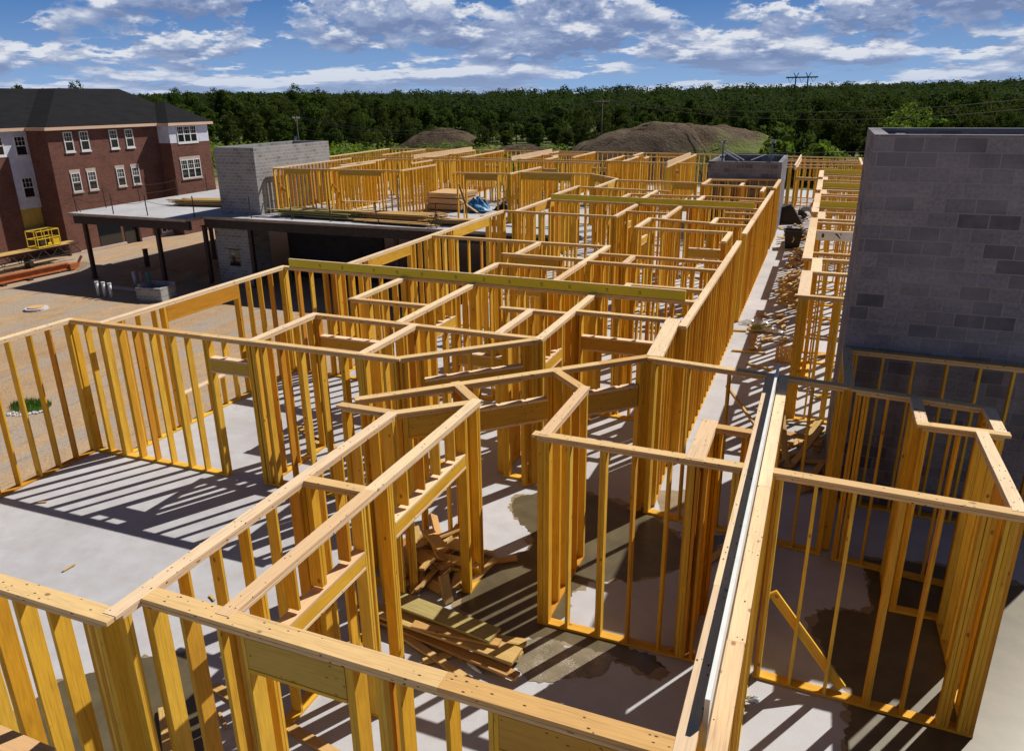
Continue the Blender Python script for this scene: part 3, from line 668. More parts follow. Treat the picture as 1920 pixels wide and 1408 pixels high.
# ------------------------------------------------------------------ concrete block shafts
def shaft(label, x0, x1, y0, y1, z0, z1, mat, th=.2, cap=True):
    t = thing('block_shaft', label, 'block wall', ((x0+x1)/2, (y0+y1)/2, 0)); cx, cy = (x0+x1)/2, (y0+y1)/2
    q = MB()
    for (a, b, c, d, sk) in ((x0, x1, y0, y0+th, ''), (x0, x1, y1-th, y1, ''), (x0, x0+th, y0+th, y1-th, '01'), (x1-th, x1, y0+th, y1-th, '01')):
        q.box((a-cx, c-cy, z0), (b-cx, d-cy, z1), skip=sk)
    q.build('block_wall', mat, t); return t
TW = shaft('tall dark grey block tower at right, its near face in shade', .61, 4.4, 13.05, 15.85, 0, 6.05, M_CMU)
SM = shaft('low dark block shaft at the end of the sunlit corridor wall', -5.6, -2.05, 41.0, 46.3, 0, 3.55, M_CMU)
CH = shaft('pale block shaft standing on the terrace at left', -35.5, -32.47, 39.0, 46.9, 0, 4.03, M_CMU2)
# thin ribs inside tower top
q = MB(); q.box((1.05-2.505, 13.25-14.45, 3.0), (1.2-2.505, 15.65-14.45, 5.97), skip='01'); q.build('inner_wall', M_CMU, TW)
# brackets and braces over the low shaft
def bracket(label, px1):
    p = at(px1, 300, 41.2); t = thing('form_bracket', label, 'bracket', (p.x, 41.25, 3.55))
    q = MB(); q.tube([(0, 0, 0), (0, 0, .75), (0, .25, .95)], .05, 6); q.tube([(-.12, 0, .2), (.12, 0, .2)], .06, 6); q.build('bracket_post', S['bluegrey'], t)
    q = MB(); q.tube([(-.12, .25, .98), (.14, .2, .95)], .07, 6); q.build('bracket_head', S['galv'], t); return t
bracket('left blue-grey bracket on the low block shaft', 1354); bracket('right blue-grey bracket on the low block shaft', 1445)
def rod(label, a, b, r=.03, mat='galv', name='metal_brace'):
    q = MB(); a = Vector(a); b = Vector(b); q.tube([(0, 0, 0), b-a], r, 6); o = q.build(name, S[mat]); o.location = a; return tag(o, label, 'brace')
a = at(1356, 284, 42.5); b = at(1385, 301, 41.1); rod('upper left slanting rod inside the low block shaft', (a.x, a.y, a.z), (b.x, b.y, b.z))
a = at(1362, 282, 42.5); b = at(1395, 301, 41.1); rod('second slanting rod inside the low block shaft', (a.x, a.y, a.z), (b.x, b.y, b.z))
a = at(1436, 290, 42.5); b = at(1408, 301, 41.1); rod('right slanting rod inside the low block shaft', (a.x, a.y, a.z), (b.x, b.y, b.z), .02)

# ------------------------------------------------------------------ under the terrace
t = thing('ground_floor_block_wall', 'grey block room with a small dark window under the terrace', 'block wall', (-34, 38.9, GZ))
q = MB(); q.box((-1.7, -.6, 0), (.9, .4, 4.0)); q.box((-1.7, .4, 0), (-1.4, 4.2, 4.0), skip='0'); q.build('block_wall', M_CMU2, t)
q = MB(); q.box((-.75, -.615, 1.25), (.05, -.58, 2.25)); w_ = q.build('window', S['glass'], t)
q = MB()
for a in ((-.79, -.65, 1.2, .09, -.6, 1.25), (-.79, -.65, 2.25, .09, -.6, 2.3), (-.79, -.65, 1.7, .09, -.62, 1.73)): q.box(a[:3], a[3:])
q.build('window_bar', S['darkmetal'], t)
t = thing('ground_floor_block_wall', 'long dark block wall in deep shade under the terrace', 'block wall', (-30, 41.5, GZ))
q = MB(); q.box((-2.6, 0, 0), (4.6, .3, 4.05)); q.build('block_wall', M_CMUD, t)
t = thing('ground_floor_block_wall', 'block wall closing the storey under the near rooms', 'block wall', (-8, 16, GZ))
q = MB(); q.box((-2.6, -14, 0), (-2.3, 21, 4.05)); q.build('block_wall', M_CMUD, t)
t = thing('terrace_edge_beam', 'dark steel beam along the terrace edge', 'beam', (-28, 37.6, -.16))
q = MB(); q.box((-17.4, -1.35, -.55), (-7.75, -1.1, 0)); q.box((-7.72, -.05, -.55), (16.8, .2, 0)); q.build('beam_web', S['fireproof'], t)
q = MB(); q.box((-17.4, -1.1, -.5), (-17.15, 8, 0)); q.box((-17.4, 7.9, -.5), (-4, 8.15, 0)); q.build('cross_beam', S['fireproof'], t)
CG = 'steel columns under the terrace'
for lab, x, y in (('steel column at the outer left corner of the terrace', -44.9, 36.6), ('steel column right of the corner one under the terrace edge', -38.7, 36.6), ('rear steel column seen between the two front ones', -41.9, 44.6), ('steel column beside the grey block room', -36.2, 38.0), ('steel column at the right side of the grey block room', -32.7, 38.1), ('steel column under the middle of the right terrace edge', -22.5, 38.3), ('paired steel column under the right terrace edge', -21.2, 41.5), ('steel column under the right end of the terrace edge', -16.6, 38.5), ('steel column deep under the right end of the terrace', -15.0, 43.0), ('steel column nearest the near rooms', -12.6, 38.4)):
    t = thing('steel_column', lab, 'column', (x, y, GZ), 0, CG)
    q = MB(); q.box((-.11, -.11, .02), (.11, .11, 3.72)); q.build('shaft', S['steel'], t)
    q = MB(); q.box((-.2, -.2, 0), (.2, .2, .04)); q.box((-.17, -.17, 3.68), (.17, .17, 3.72)); q.build('base_plate', S['steel'], t)
t = thing('stub_post', 'short brown post standing in the dirt beyond the terrace', 'post', (-44.5, 40.7, GZ)); q = MB(); q.box((-.12, -.12, 0), (.12, .12, 1.25)); q.build('post_body', S['steel'], t)
q = MB(); q.box((-.16, -.16, 1.25), (.16, .16, 1.28)); q.build('cap_plate', S['steel'], t)
# edge stanchions with wires
SG = 'edge stanchions of the terrace guard wire'
st = [(-45.18, 36.44), (-45.1, 38.66), (-42.05, 36.5), (-45.48, 41.93), (-39.27, 36.6), (-45.6, 45.6), (-45.8, 49.0), (-35.9, 37.0), (-32.17, 37.75), (-29.27, 37.85), (-26.57, 37.9), (-23.28, 37.9), (-19.64, 37.9)]
nm_ = ['at the outer corner with a short prop', 'second along the left edge', 'second along the front edge', 'third along the left edge', 'third along the front edge', 'fourth along the left edge, shorter', 'farthest on the left edge', 'just left of the pale block shaft foot', 'in front of the pale block shaft', 'in front of the left terrace opening', 'between the two terrace openings', 'leaning, in front of the right lumber stack', 'with two props, at the right end']
for i, (x, y) in enumerate(st):
    t = thing('stanchion', 'brown steel guard stanchion '+nm_[i], 'stanchion', (x, y, 0), 0, SG); lean = .18 if i == 11 else R.uniform(-.03, .03)
    q = MB(); q.tube([(0, 0, 0), (-lean, 0, .6), (-lean*1.1, 0, 1.27)], .035, 6); q.build('post', S['steel'], t)
    if i in (0, 12):
        q = MB(); q.tube([(.35, 0, 0), (0, 0, .75)], .025, 5); q.build('prop', S['steel'], t)
    if i == 12:
        q = MB(); q.tube([(-.4, 0, 0), (0, 0, .75)], .025, 5); q.build('prop', S['steel'], t)
def wire(label, pts, sag=.15, r=.012, mat='darkmetal', name='guard_wire', cat='wire', n=8):
    q = MB(); out = []
    for a, b in zip(pts, pts[1:]):
        a, b = Vector(a), Vector(b)
        for i in range(n): t_ = i/n; p_ = a.lerp(b, t_); p_.z -= sag*4*t_*(1-t_); out.append(p_)
    out.append(Vector(pts[-1])); o0 = out[0].copy(); q.tube([p_-o0 for p_ in out], r, 5); o = q.build(name, S[mat]); o.location = o0; return tag(o, label, cat)
wire('upper guard wire along the left edge of the terrace', [(x, y, 1.15) for x, y in (st[0], st[1], st[3], st[5], st[6])], .08)
wire('lower guard wire along the left edge of the terrace', [(x, y, .6) for x, y in (st[0], st[1], st[3], st[5], st[6])], .1)
wire('guard wire along the front edge of the left terrace part', [(x, y, .9) for x, y in (st[0], st[2], st[4], st[7])], .22)

# ------------------------------------------------------------------ brick apartment building
B = thing('brick_building', 'three storey red brick apartment building with dark hipped roof, one facade strip still white wrap', 'building', (-53.6, 48, GZ))
def bq(): return MB()
def rel(x, y, z): return (x+53.6, y-48, z-GZ)
EZ = 4.95
def bbox(q, lo, hi, m=None, skip=''): q.box(rel(*lo), rel(*hi), m, skip)
q = bq(); bbox(q, (-68, 41.95, GZ-.4), (-53.6, 56.6, EZ)); q.build('main_brick_wall', M_BRICK, B)
q = bq(); bbox(q, (-68, 15, GZ-.4), (-55.6, 40.15, 3.05)); bbox(q, (-68, 40.15, GZ-.4), (-55.6, 41.95, -2.35)); q.build('left_brick_wall', M_BRICK, B)
q = bq(); bbox(q, (-68, 15, 3.05), (-55.66, 41.95, EZ)); bbox(q, (-68, 40.15, -.75), (-55.66, 41.95, 3.05)); q.build('house_wrap', S['wrap'], B)
q = bq(); bbox(q, (-68, 40.15, -2.2), (-55.8, 41.95, -.75)); bbox(q, (-55.8, 40.15, -2.2), (-55.72, 41.0, -.75)); q.build('yellow_sheathing', S['sheath'], B)
for a_ in (((-55.9, 40.1, -2.36), (-55.35, 41.95, -2.2)), ((-53.62, 41.9, GZ+.02), (-53.42, 47.2, GZ+.22)), ((-53.62, 48.6, GZ+.02), (-53.42, 56.6, GZ+.22))): q = bq(); bbox(q, *a_); q.build('stone_ledge', S['stone'], B)
q = bq(); bbox(q, (-54, 52.45, GZ-.4), (-52.3, 57.1, 3.4)); q.build('bay_brick_wall', M_BRICK, B)
q = bq(); bbox(q, (-54, 52.47, 3.4), (-52.34, 57.08, EZ+.05)); q.build('bay_house_wrap', S['wrap'], B)
# fascia
q = bq()
for a, c, x in ((15, 41.6, -55.2), (41.6, 52.2, -53.2), (52.2, 57.5, -52.0)): bbox(q, (x-.1, a, EZ-.12), (x, c, EZ+.1))
bbox(q, (-55.2, 41.6, EZ-.12), (-53.3, 41.7, EZ+.1)); bbox(q, (-53.2, 52.2, EZ-.12), (-52.1, 52.3, EZ+.1)); q.build('fascia_board', MW['fascia'], B)
# roof
q = bq(); rz = 7.92
def rf(pts):
    pp = [Vector(rel(*p_)) for p_ in pts]; n = (pp[1]-pp[0]).cross(pp[2]-pp[0]).normalized(); e = Vector((0, 0, 1)).cross(n); e = e.normalized() if e.length > .01 else Vector((1, 0, 0)); f_ = n.cross(e)
    q.face(pp, [(p_.dot(e), p_.dot(f_)) for p_ in pp])
E1 = EZ+.1
rf([(-55.2, 10, E1), (-55.2, 41.7, E1), (-63, 49.5, rz), (-63, 10, rz)])
rf([(-55.2, 41.7, E1), (-53.2, 41.7, E1), (-61, 49.5, rz), (-63, 49.5, rz)])
rf([(-53.2, 41.7, E1), (-53.2, 52.2, E1), (-57.6, 56.6, E1+1.62), (-61, 56, rz), (-61, 49.5, rz)])
rf([(-53.2, 52.2, E1), (-52, 52.2, E1), (-56.45, 56.65, E1+1.7), (-57.6, 56.6, E1+1.62)])
rf([(-52, 52.2, E1), (-52, 57.5, E1), (-56.45, 56.65, E1+1.7)])
rf([(-52, 57.5, E1), (-72, 57.6, E1), (-61, 56, rz), (-57.6, 56.6, E1+1.62), (-56.45, 56.65, E1+1.7)])
rf([(-63, 10, rz), (-63, 49.5, rz), (-61, 49.5, rz), (-61, 56, rz), (-72, 57.6, E1), (-72, 10, E1)])
q.build('roof', S['roof'], B)
q = bq(); bbox(q, (-61.3, 39.6, rz-.3), (-61.1, 39.8, rz+.35)); q.build('roof_vent', S['whiteframe'], B)
def window(y0, y1, z0, z1, x, n=1, lintel=True):
    w = bq(); X = x+.03
    bbox(w, (x-.05, y0, z0), (X-.02, y1, z1)); W = w.build('window', S['glass'], B)
    f = bq(); e = .05
    bbox(f, (x-.02, y0-.02, z0-.02), (X+.03, y0+e, z1+.02)); bbox(f, (x-.02, y1-e, z0-.02), (X+.03, y1+.02, z1+.02))
    bbox(f, (x-.02, y0+e, z1-e), (X+.03, y1-e, z1+.02)); bbox(f, (x-.02, y0+e, z0-.02), (X+.03, y1-e, z0+e))
    zm = (z0+z1)/2; bbox(f, (x-.02, y0+e, zm-.03), (X+.01, y1-e, zm+.03))
    for k in range(1, n): yy = y0+(y1-y0)*k/n; bbox(f, (x-.02, yy-.05, z0+e), (X+.028, yy+.05, z1-e))
    f.build('window_frame', S['whiteframe'], W)
    g_ = bq()
    for k in range(n):
        a = y0+(y1-y0)*k/n; c = y0+(y1-y0)*(k+1)/n
        for j in (1, 2): yy = a+(c-a)*j/3; bbox(g_, (x-.02, yy-.012, zm+.03), (X-.005, yy+.012, z1-e))
        bbox(g_, (x-.018, a+e, (zm+z1)/2-.012), (X-.007, c-e, (zm+z1)/2+.012))
    g_.build('window_grille', S['whiteframe'], W)
    s_ = bq(); bbox(s_, (x-.02, y0-.08, z0-.14), (x+.1, y1+.08, z0-.03))
    s_.build('window_sill', S['stone'] if lintel else S['whiteframe'], W)
    if lintel: s_ = bq(); bbox(s_, (x-.02, y0-.08, z1+.03), (x+.03, y1+.08, z1+.26)); s_.build('lintel', S['stone'], W)
for a, b in ((43.32, 44.05), (44.72, 45.47), (47.47, 48.2), (49.02, 49.77)): window(a, b, 3.28, 4.66, -53.6, 1, False)
for a, b in ((43.3, 44.08), (44.76, 45.52), (47.52, 48.28), (49.05, 49.8)): window(a, b, .3, 1.66, -53.6)
window(53.35, 55.6, 3.42, 4.75, -52.34, 3, False); window(53.2, 55.5, .4, 1.95, -52.3, 3)
window(38.6, 39.95, 3.2, 4.5, -55.66, 2, False); window(40.85, 41.75, 3.1, 4.45, -55.66, 1, False); window(40.75, 41.65, .05, 1.5, -55.66, 1, False)
for a_ in ((44.8, GZ+.25, 46.95, -2.2), (47.25, GZ, 48.5, -2.2)): q = bq(); bbox(q, (-53.64, a_[0], a_[1]), (-53.57, a_[2], a_[3])); q.build('ground_floor_opening', S['glass'], B)
window(51.2, 52.3, -4.0, -2.7, -53.6, 2, False)
q = bq(); bbox(q, (-53.55, 48.52, GZ), (-53.35, 48.72, -2.1)); q.build('door_post', S['steel'], B)

# work platform, basket, orange girder
t = thing('work_platform', 'long mast work platform with plank deck on a truss along the brick wall', 'scaffold', (-52.3, 37, -3.1))
q = MB()
for k in range(4): q.board((-.45+k*.3, -4.4, .0), (-.45+k*.3, 3.6 if k > 1 else 4.4, .0), .04, .27)
q.build('plank_deck', MW['lumber'], t)
q = MB()
for sx in (-.5, .5):
    for z in (-.1, -.75): q.tube([(sx, -4.4, z), (sx, 4.4, z)], .045, 5)
    for k in range(14): y = -4.2+k*.62; q.tube([(sx, y, -.1 if k % 2 else -.75), (sx, y+.62, -.75 if k % 2 else -.1)], .03, 4)
q.build('truss', S['darkmetal'], t)
q = MB()
for y in (-3.6, 0.5): q = MB(); q.box((-.3, y-.15, -1.3), (.3, y+.15, -.75)); q.build('leg_frame', S['darkmetal'], t)
for y in (-2.9, -1.6, 1.2): q = MB(); q.tube([(-.5, y, 0), (-.5, y, 1.0)], .03, 4); q.tube([(-.5, y, .95), (-.5, y+.35, .0)], .025, 4); q.build('rail_post', S['steel'], t)
t = thing('lift_basket', 'bright yellow lift basket standing on the work platform', 'lift basket', (-52.3, 39.0, -3.05), rad(4))
q = MB()
for x in (-.5, .5):
    for y in (-.95, -.3, .35, .95): q.tube([(x, y, 0), (x, y, 1.15)], .035, 5)
    for z in (.05, .6, 1.15): q.tube([(x, -.95, z), (x, .95, z)], .035, 5)
for y in (-.95, .95):
    for z in (.05, .6, 1.15): q.tube([(-.5, y, z), (.5, y, z)], .035, 5)
q.build('cage', S['yellow'], t)
q = MB(); q.box((-.48, -.93, .0), (.48, .93, .06)); q.box((.38, .3, .08), (.5, .9, .5)); q.build('floor_and_toe_panel', S['yellow'], t)
q = MB(); q.box((-.2, -.5, .06), (.25, .1, .5)); q.build('control_box', S['darkmetal'], t)
t = thing('steel_girder', 'long orange-red steel girder lying on blocks in front of the brick building', 'girder', (-48.9, 33.5, GZ), rad(-3))
q = MB(); q.box((-.16, -6, .55), (.16, 4.2, .62)); q.box((-.16, -6, .14), (.16, 4.2, .2)); q.box((-.03, -6, .2), (.03, 4.2, .55)); q.build('girder_body', S['orange'], t)
for y in (-4, -.8, 1.0): q = MB(); q.box((-.5, y, 0), (.5, y+.25, .14)); q.build('timber_block', S['steel'], t)
q = MB(); q.box((-.25, 4.2, .1), (.25, 4.9, .5)); q.tube([(0, 4.9, .3), (.1, 5.3, .9)], .09, 6); q.build('girder_end', S['orange'], t)

# ------------------------------------------------------------------ small things on the dirt
t = thing('manhole', 'white concrete manhole ring with an orange cover in the dirt', 'manhole', (-41.1, 29.3, GZ))
q = MB()
for i in range(20):
    a, b = 2*math.pi*i/20, 2*math.pi*(i+1)/20
    P_ = [(math.cos(a)*.6, math.sin(a)*.6), (math.cos(b)*.6, math.sin(b)*.6), (math.cos(b)*.42, math.sin(b)*.42), (math.cos(a)*.42, math.sin(a)*.42)]
    q.face([(x, y, .12) for x, y in P_]); q.face([(*P_[0], 0), (*P_[1], 0), (*P_[1], .12), (*P_[0], .12)])
q.build('ring', S['pvc'], t)
q = MB(); q.tube([(0, 0, .05), (0, 0, .17)], .43, 20); q.build('cover', MW['osb'], t)
for lab, x, y, m in (('left white vent pipe of three in the shade', -40.41, 32.95, 'pvc'), ('middle white vent pipe of three in the shade', -39.9, 32.97, 'pvc'), ('right white vent pipe of three in the shade', -39.28, 32.88, 'pvc'), ('white-grey pipe stub behind the three white ones', -40.53, 35.87, 'pvc'), ('pinkish pipe stub behind the three white ones', -40.09, 36.02, 'pink'), ('teal pipe stub behind the three white ones', -39.52, 36.04, 'teal')):
    t = thing('pipe', lab, 'pipe', (x, y, GZ), 0, 'pipe stubs standing in the dirt')
    q = MB(); q.tube([(0, 0, 0), (-.02, 0, .82)], .1, 10); q.build('pipe_shaft', S[m], t, True)
    q = MB(); q.tube([(-.02, 0, .8), (-.02, 0, .9)], .115, 10); q.build('pipe_collar', S[m], t)
t = thing('concrete_box', 'grey block box with an open top beside the pipes', 'concrete box', (-36.4, 33.6, GZ), rad(8))
q = MB()
for a in ((-.85, -.7, 0, .85, -.5, .8), (-.85, .5, 0, .85, .7, .95), (-.85, -.5, 0, -.65, .5, .95), (.65, -.5, 0, .85, .5, .8)): q.box(a[:3], a[3:])
q.build('box_wall', M_CMU2, t)
t = thing('concrete_kerb', 'low pale kerb strip running under the terrace', 'kerb', (-39, 34.6, GZ), rad(-4)); q = MB(); q.box((-2.2, -.12, 0), (2.2, .12, .18)); q.box((-2.3, -.16, 0), (-2.2, .16, .24)); q.build('kerb_body', S['stone'], t)
t = thing('ground_berm', 'low dark soil berm in the terrace shade', 'soil berm', (-42, 38.9, GZ), 0)
q = MB()
for i in range(30):
    x = -7+i*.5; h = .35+.15*math.sin(i*1.3)
    if i: q.face([(xp, -1.2, -.05), (x, -1.2, -.05), (x, 0, h), (xp, 0, hp)]); q.face([(xp, 0, hp), (x, 0, h), (x, 1.2, -.05), (xp, 1.2, -.05)])
    xp, hp = x, h
q.build('berm_body', M_GROUND, t, True)
# grass patch with stones
q = MB()
for i in range(900):
    a, r_ = R.random()*6.28, math.sqrt(R.random()); x, y = math.cos(a)*r_*.85, math.sin(a)*r_*.6; h = R.uniform(.08, .22); dx, dy = R.uniform(-.08, .08), R.uniform(-.08, .08)
    q.face([(x, y, 0), (x+.03, y+.01, 0), (x+dx, y+dy, h)])
o = q.build('grass_patch', S['grass']); o.location = (-27.7, 18.6, GZ); tag(o, 'small bright green tuft of grass in the dirt behind the left studs', 'grass', kind='stuff')
q = MB()
for i in range(34):
    a = R.uniform(4.6, 6.2); x, y = math.cos(a)*R.uniform(.8, 1.1), math.sin(a)*R.uniform(.65, .95); s_ = R.uniform(.04, .08)
    vs = [(x+s_*R.uniform(.7, 1), y, .02), (x, y+s_, .02), (x-s_, y, .02), (x, y-s_, .02), (x, y, s_)]
    for k in range(4): q.face([vs[k], vs[(k+1) % 4], vs[4]])
o = q.build('gravel', S['pvc']); o.location = (-27.7, 18.6, GZ); tag(o, 'white stones piled round the grass tuft', 'gravel', kind='stuff')

# ------------------------------------------------------------------ loose lumber
LG = 'loose boards lying on the slab'
def plank(label, a, b, w=.14, t=.038, mat='lumber', name='plank', group=LG, roll=0.0, cat='board'):
    a, b = Vector(a), Vector(b); q = MB(); q.board((0, 0, 0), b-a, t, w, roll=roll); o = q.build(name, MW[mat]); o.location = a
    return tag(o, label, cat, group)
def px2(px_, py_, z): p_ = bp(px_, py_, z); return (p_.x, p_.y, z)
Yc = lambda x, y: (480+x/3.0607, 840+y/3.0607)
hp = 'in the plank heap on the wet floor'
pl = [((770, 850), (1370, 1075), .30, .28, 'greenlumber', 'greenish wide top plank '+hp), ((700, 920), (1500, 1195), .20, .29, 'lumber', 'wide plank with square sun patches '+hp), ((560, 860), (1480, 1225), .15, .14, 'lumber', 'long narrow plank under the wide ones '+hp),
      ((560, 915), (1500, 1310), .10, .14, 'lumber', 'longest plank with a blue-painted end '+hp), ((830, 1065), (1230, 1335), .06, .10, 'lumber', 'thin plank splayed out toward the front '+hp), ((1300, 1080), (1550, 1120), .08, .14, 'lumber', 'short cut-off at the right end '+hp),
      ((900, 1010), (1400, 1120), .24, .14, 'lumber', 'plank pinched between the top ones '+hp), ((960, 1225), (1120, 1180), .04, .10, 'lumber', 'short scrap across the thin plank '+hp), ((1330, 1120), (1520, 1190), .12, .14, 'lumber', 'short plank end under the patched one '+hp)]
for a, b, z, w, m, lab in pl:
    A = px2(*Yc(*a), z); Bp = px2(*Yc(*b), z); plank(lab, A, Bp, w, .038, m, roll=R.uniform(-.04, .04))
t = thing('plank_support', 'cut block holding up the plank heap', 'board', (-4.0, 7.3, 0)); q = MB(); q.board((-.3, 0, .045), (.5, -.3, .045), .085, .09); q.board((.6, .1, .03), (1.1, .0, .03), .05, .09); q.build('block', MW['lumber'], t)
# debris pile behind the two-header wall
words = ['lowest', 'broad', 'thin', 'short', 'splintered', 'square-ended', 'long', 'leaning', 'half-hidden', 'flat', 'pale', 'dark', 'crooked', 'upended', 'topmost', 'rearmost', 'leftmost', 'rightmost', 'stubby', 'slender', 'knotty', 'tilted']
for i in range(44):
    a = R.uniform(0, 3.14); L = R.uniform(.3, 1.15); cx, cy = -4.75+R.gauss(0, .32), 8.65+R.gauss(0, .3); hgt = max(.03, .62-1.0*math.hypot(cx+4.75, cy-8.65))*R.random()+.02; d = Vector((math.cos(a)*L/2, math.sin(a)*L/2, R.uniform(-.22, .22)*L*.6))
    c = Vector((cx, cy, hgt)); z0 = min((c-d).z, (c+d).z); c.z += max(0, .03-z0)
    plank('cut-off board in the jumbled scrap pile behind the wall of two headers', c-d, c+d, R.choice((.09, .14, .14, .19)), .038, roll=R.uniform(-.8, .8), name='offcut', group='scrap boards in the jumbled pile behind the wall of two headers')
plank('short upright board end at the front of the scrap pile', (-4.2, 7.95, .02), (-4.28, 8.0, .42), .14, .06, name='offcut')
plank('board lying alone in front of the scrap pile toward the wet floor', (-4.3, 8.9, .02), (-3.7, 9.3, .03), .12)
# corridor scraps
CGp = 'short cut-offs scattered down the corridor'
def scatter(n, x0, x1, y0, y1, lab, L0=.15, L1=.55, pile=0.0, sd=5):
    q = random.Random(sd)
    for i in range(n):
        x, y = q.uniform(x0, x1), q.uniform(y0, y1); a = q.gauss(1.2, .7); L = q.uniform(L0, L1); z = .022+pile*q.random()*max(0, 1-abs((x-(x0+x1)/2)/(x1-x0)*2)**2)
        d = Vector((math.cos(a)*L/2, math.sin(a)*L/2, q.uniform(-.04, .04)*(pile > 0))); c = Vector((x, y, z+abs(d.z)))
        plank(lab, c-d, c+d, q.choice((.09, .14, .14)), .038, name='offcut', group=CGp, roll=q.uniform(-.35, .35) if pile else 0)
scatter(70, -1.05, -.35, 25.8, 31.0, 'small board cut-off in the long heap beside the right-hand rooms', pile=.28, sd=1)
scatter(55, -1.0, -.4, 31.0, 37.2, 'small board cut-off in the far thin heap toward the black bin', pile=.15, sd=2)
scatter(14, -1.6, -.5, 20.5, 25.0, 'loose board cut-off lying between the heap and the clear film', .3, .8, .03, sd=3)
scatter(26, -.6, .6, 13.3, 16.2, 'loose board cut-off in the gap beside the tall block tower', .3, 1.2, .22, sd=4)
scatter(16, .2, 2.6, 16.8, 24.5, 'loose board cut-off on the floor of the right-hand rooms', .3, .9, .03, sd=6)
scatter(26, -1.9, -.5, 38.5, 47.5, 'loose board cut-off at the far end of the corridor', .3, .9, .08, sd=8)
Wc = lambda x, y: (1350+x/3.353, 480+y/3.353)
for (a, b, lab, w) in (((75, 592), (285, 610), 'long thin board lying across the corridor foot', .09), ((215, 490), (205, 585), 'wide short board pointing down the corridor', .2), ((165, 675), (330, 715), 'dark strip of wood crossing the corridor shade', .06), ((260, 520), (285, 495), 'small stray stick beside the film', .05), ((85, 465), (165, 470), 'short thick board beside the clear film', .14)):
    plank(lab, px2(*Wc(*a), .03), px2(*Wc(*b), .03), w)
plank('long board leaning diagonally in the corridor before the double wall', px2(1362, 722, .9), px2(1418, 800, .05), .14)
plank('board slanting up in the gap beside the tower, making a V with another', (-.05, 13.9, .02), (-.35, 15.6, .9), .12); plank('second board of the V in the gap beside the tower', (.0, 13.9, .02), (.5, 15.0, .5), .12)
plank('wide pale board lying across the gap beside the tower', (-.5, 14.9, .32), (.55, 14.7, .34), .2)
t = thing('board_stack', 'squat upright stack of short boards standing in the corridor', 'lumber stack', (-.42, 20.35, 0), rad(3))
for r_ in range(2):
    for k in range(5):
        q = MB(); q.board((-.22+k*.1, 0, .01+r_*.0), (-.22+k*.1, 0, .46), .09, .09) if r_ == 0 else q.board((-.22+k*.1, .1, .01), (-.22+k*.1, .1, .44), .09, .09); q.build('short_board', MW['lumber'], t)
# left room odds and ends
for (x1, y1, x2, y2, lab) in ((66, 942, 88, 940, 'small board cut-off with a dark end lying on the bare slab'), (118, 1070, 141, 1057, 'thin splinter of wood on the bare slab'), (590, 820, 640, 845, 'board lying on the floor behind the triple post'), (560, 800, 600, 832, 'board end beside the one behind the triple post'), (393, 1115, 402, 1125, 'tiny block of wood near the sloping wall foot'), (411, 1335, 425, 1365, 'small block of wood behind the front wall'),
    (400, 1285, 440, 1310, 'board lying behind the front wall near the damp patch'), (525, 1352, 640, 1420, 'long board lying behind the large foreground header'), (1325, 1055, 1370, 1020, 'board lying in the shade under the double beam wall'), (1418, 1130, 1556, 1300, None)):
    if lab: plank(lab, px2(x1, y1, .02), px2(x2, y2, .02), .12 if abs(x2-x1) > 25 else .035, .03 if abs(x2-x1) > 25 else .012)
plank('long board leaning against the wall behind the front header', (-6.4, 5.0, .03), (-5.2, 4.0, .3), .14)

# ------------------------------------------------------------------ terrace lumber stacks
def stack(label, x, y, L, W, rows, mat, rz=0, jit=.25, group='lumber stacks on the terrace', tk=.04, bw=.14):
    t = thing('lumber_stack', label, 'lumber stack', (x, y, 0), rz, group); n = int(W/bw)
    q = MB()
    for s_ in (-.3, .3): q.board((L*s_, -W/2, .045), (L*s_, W/2, .045), .085, .09)
    q.build('bearer', MW['lumber'], t); k = 0
    for r_ in range(rows):
        for c in range(n):
            if r_ and R.random() < .12: continue
            q = MB(); dx = R.gauss(0, jit); dy = R.gauss(0, .02); z = .11+r_*(tk+.004)
            q.board((-L/2+dx, -W/2+bw*(c+.5)+dy, z), (L/2+dx, -W/2+bw*(c+.5)+dy+R.gauss(0, .04), z+R.gauss(0, .006)), tk, bw-.008); q.build('board', MW[mat], t); k += 1
    return t
stack('greenish treated lumber stack in front of the left terrace opening', -28.2, 39.3, 5.2, 1.4, 8, 'greenlumber', rad(-4), .6)
stack('yellow lumber stack in front of the right terrace opening', -22.9, 39.5, 5.0, 1.4, 9, 'lumber', rad(-2), .4)
stack('low spread of yellow boards at the terrace edge', -22.8, 38.3, 5.0, .8, 2, 'lumber', rad(-4), .4)
stack('lumber stack at the outer left of the pale block shaft', -39.0, 41.8, 4.6, 1.4, 8, 'lumber', rad(8), .5)
stack('thin pile of boards against the left side of the pale block shaft', -37.4, 46.0, 3.6, .8, 4, 'lumber', rad(10), .2)
stack('loose pile of boards behind the leaning brace at the terrace end', -19.0, 39.3, 3.2, 1.0, 5, 'lumber', rad(12), .5)
t = thing('plywood_stack', 'tidy stack of plywood sheets left of the blue tarpaulin', 'plywood stack', (-22.2, 45.2, 0), rad(-3))
for k in range(3):
    q = MB(); 
    for j in range(6): q.board((-1.25, 0, .12+k*.36+j*.05), (1.25+R.uniform(-.02, .02), 0, .12+k*.36+j*.05), .045, 2.4+R.uniform(-.02, .02))
    q.build('sheet_bundle', MW['osb'], t)
plank('timber prop leaning on the terrace end, left one', at(855, 370, 40.0), at(900, 402, 39.2), .12, group=None); plank('timber prop leaning on the terrace end, right one', at(860, 345, 40.2), at(878, 400, 38.9), .1, group=None)
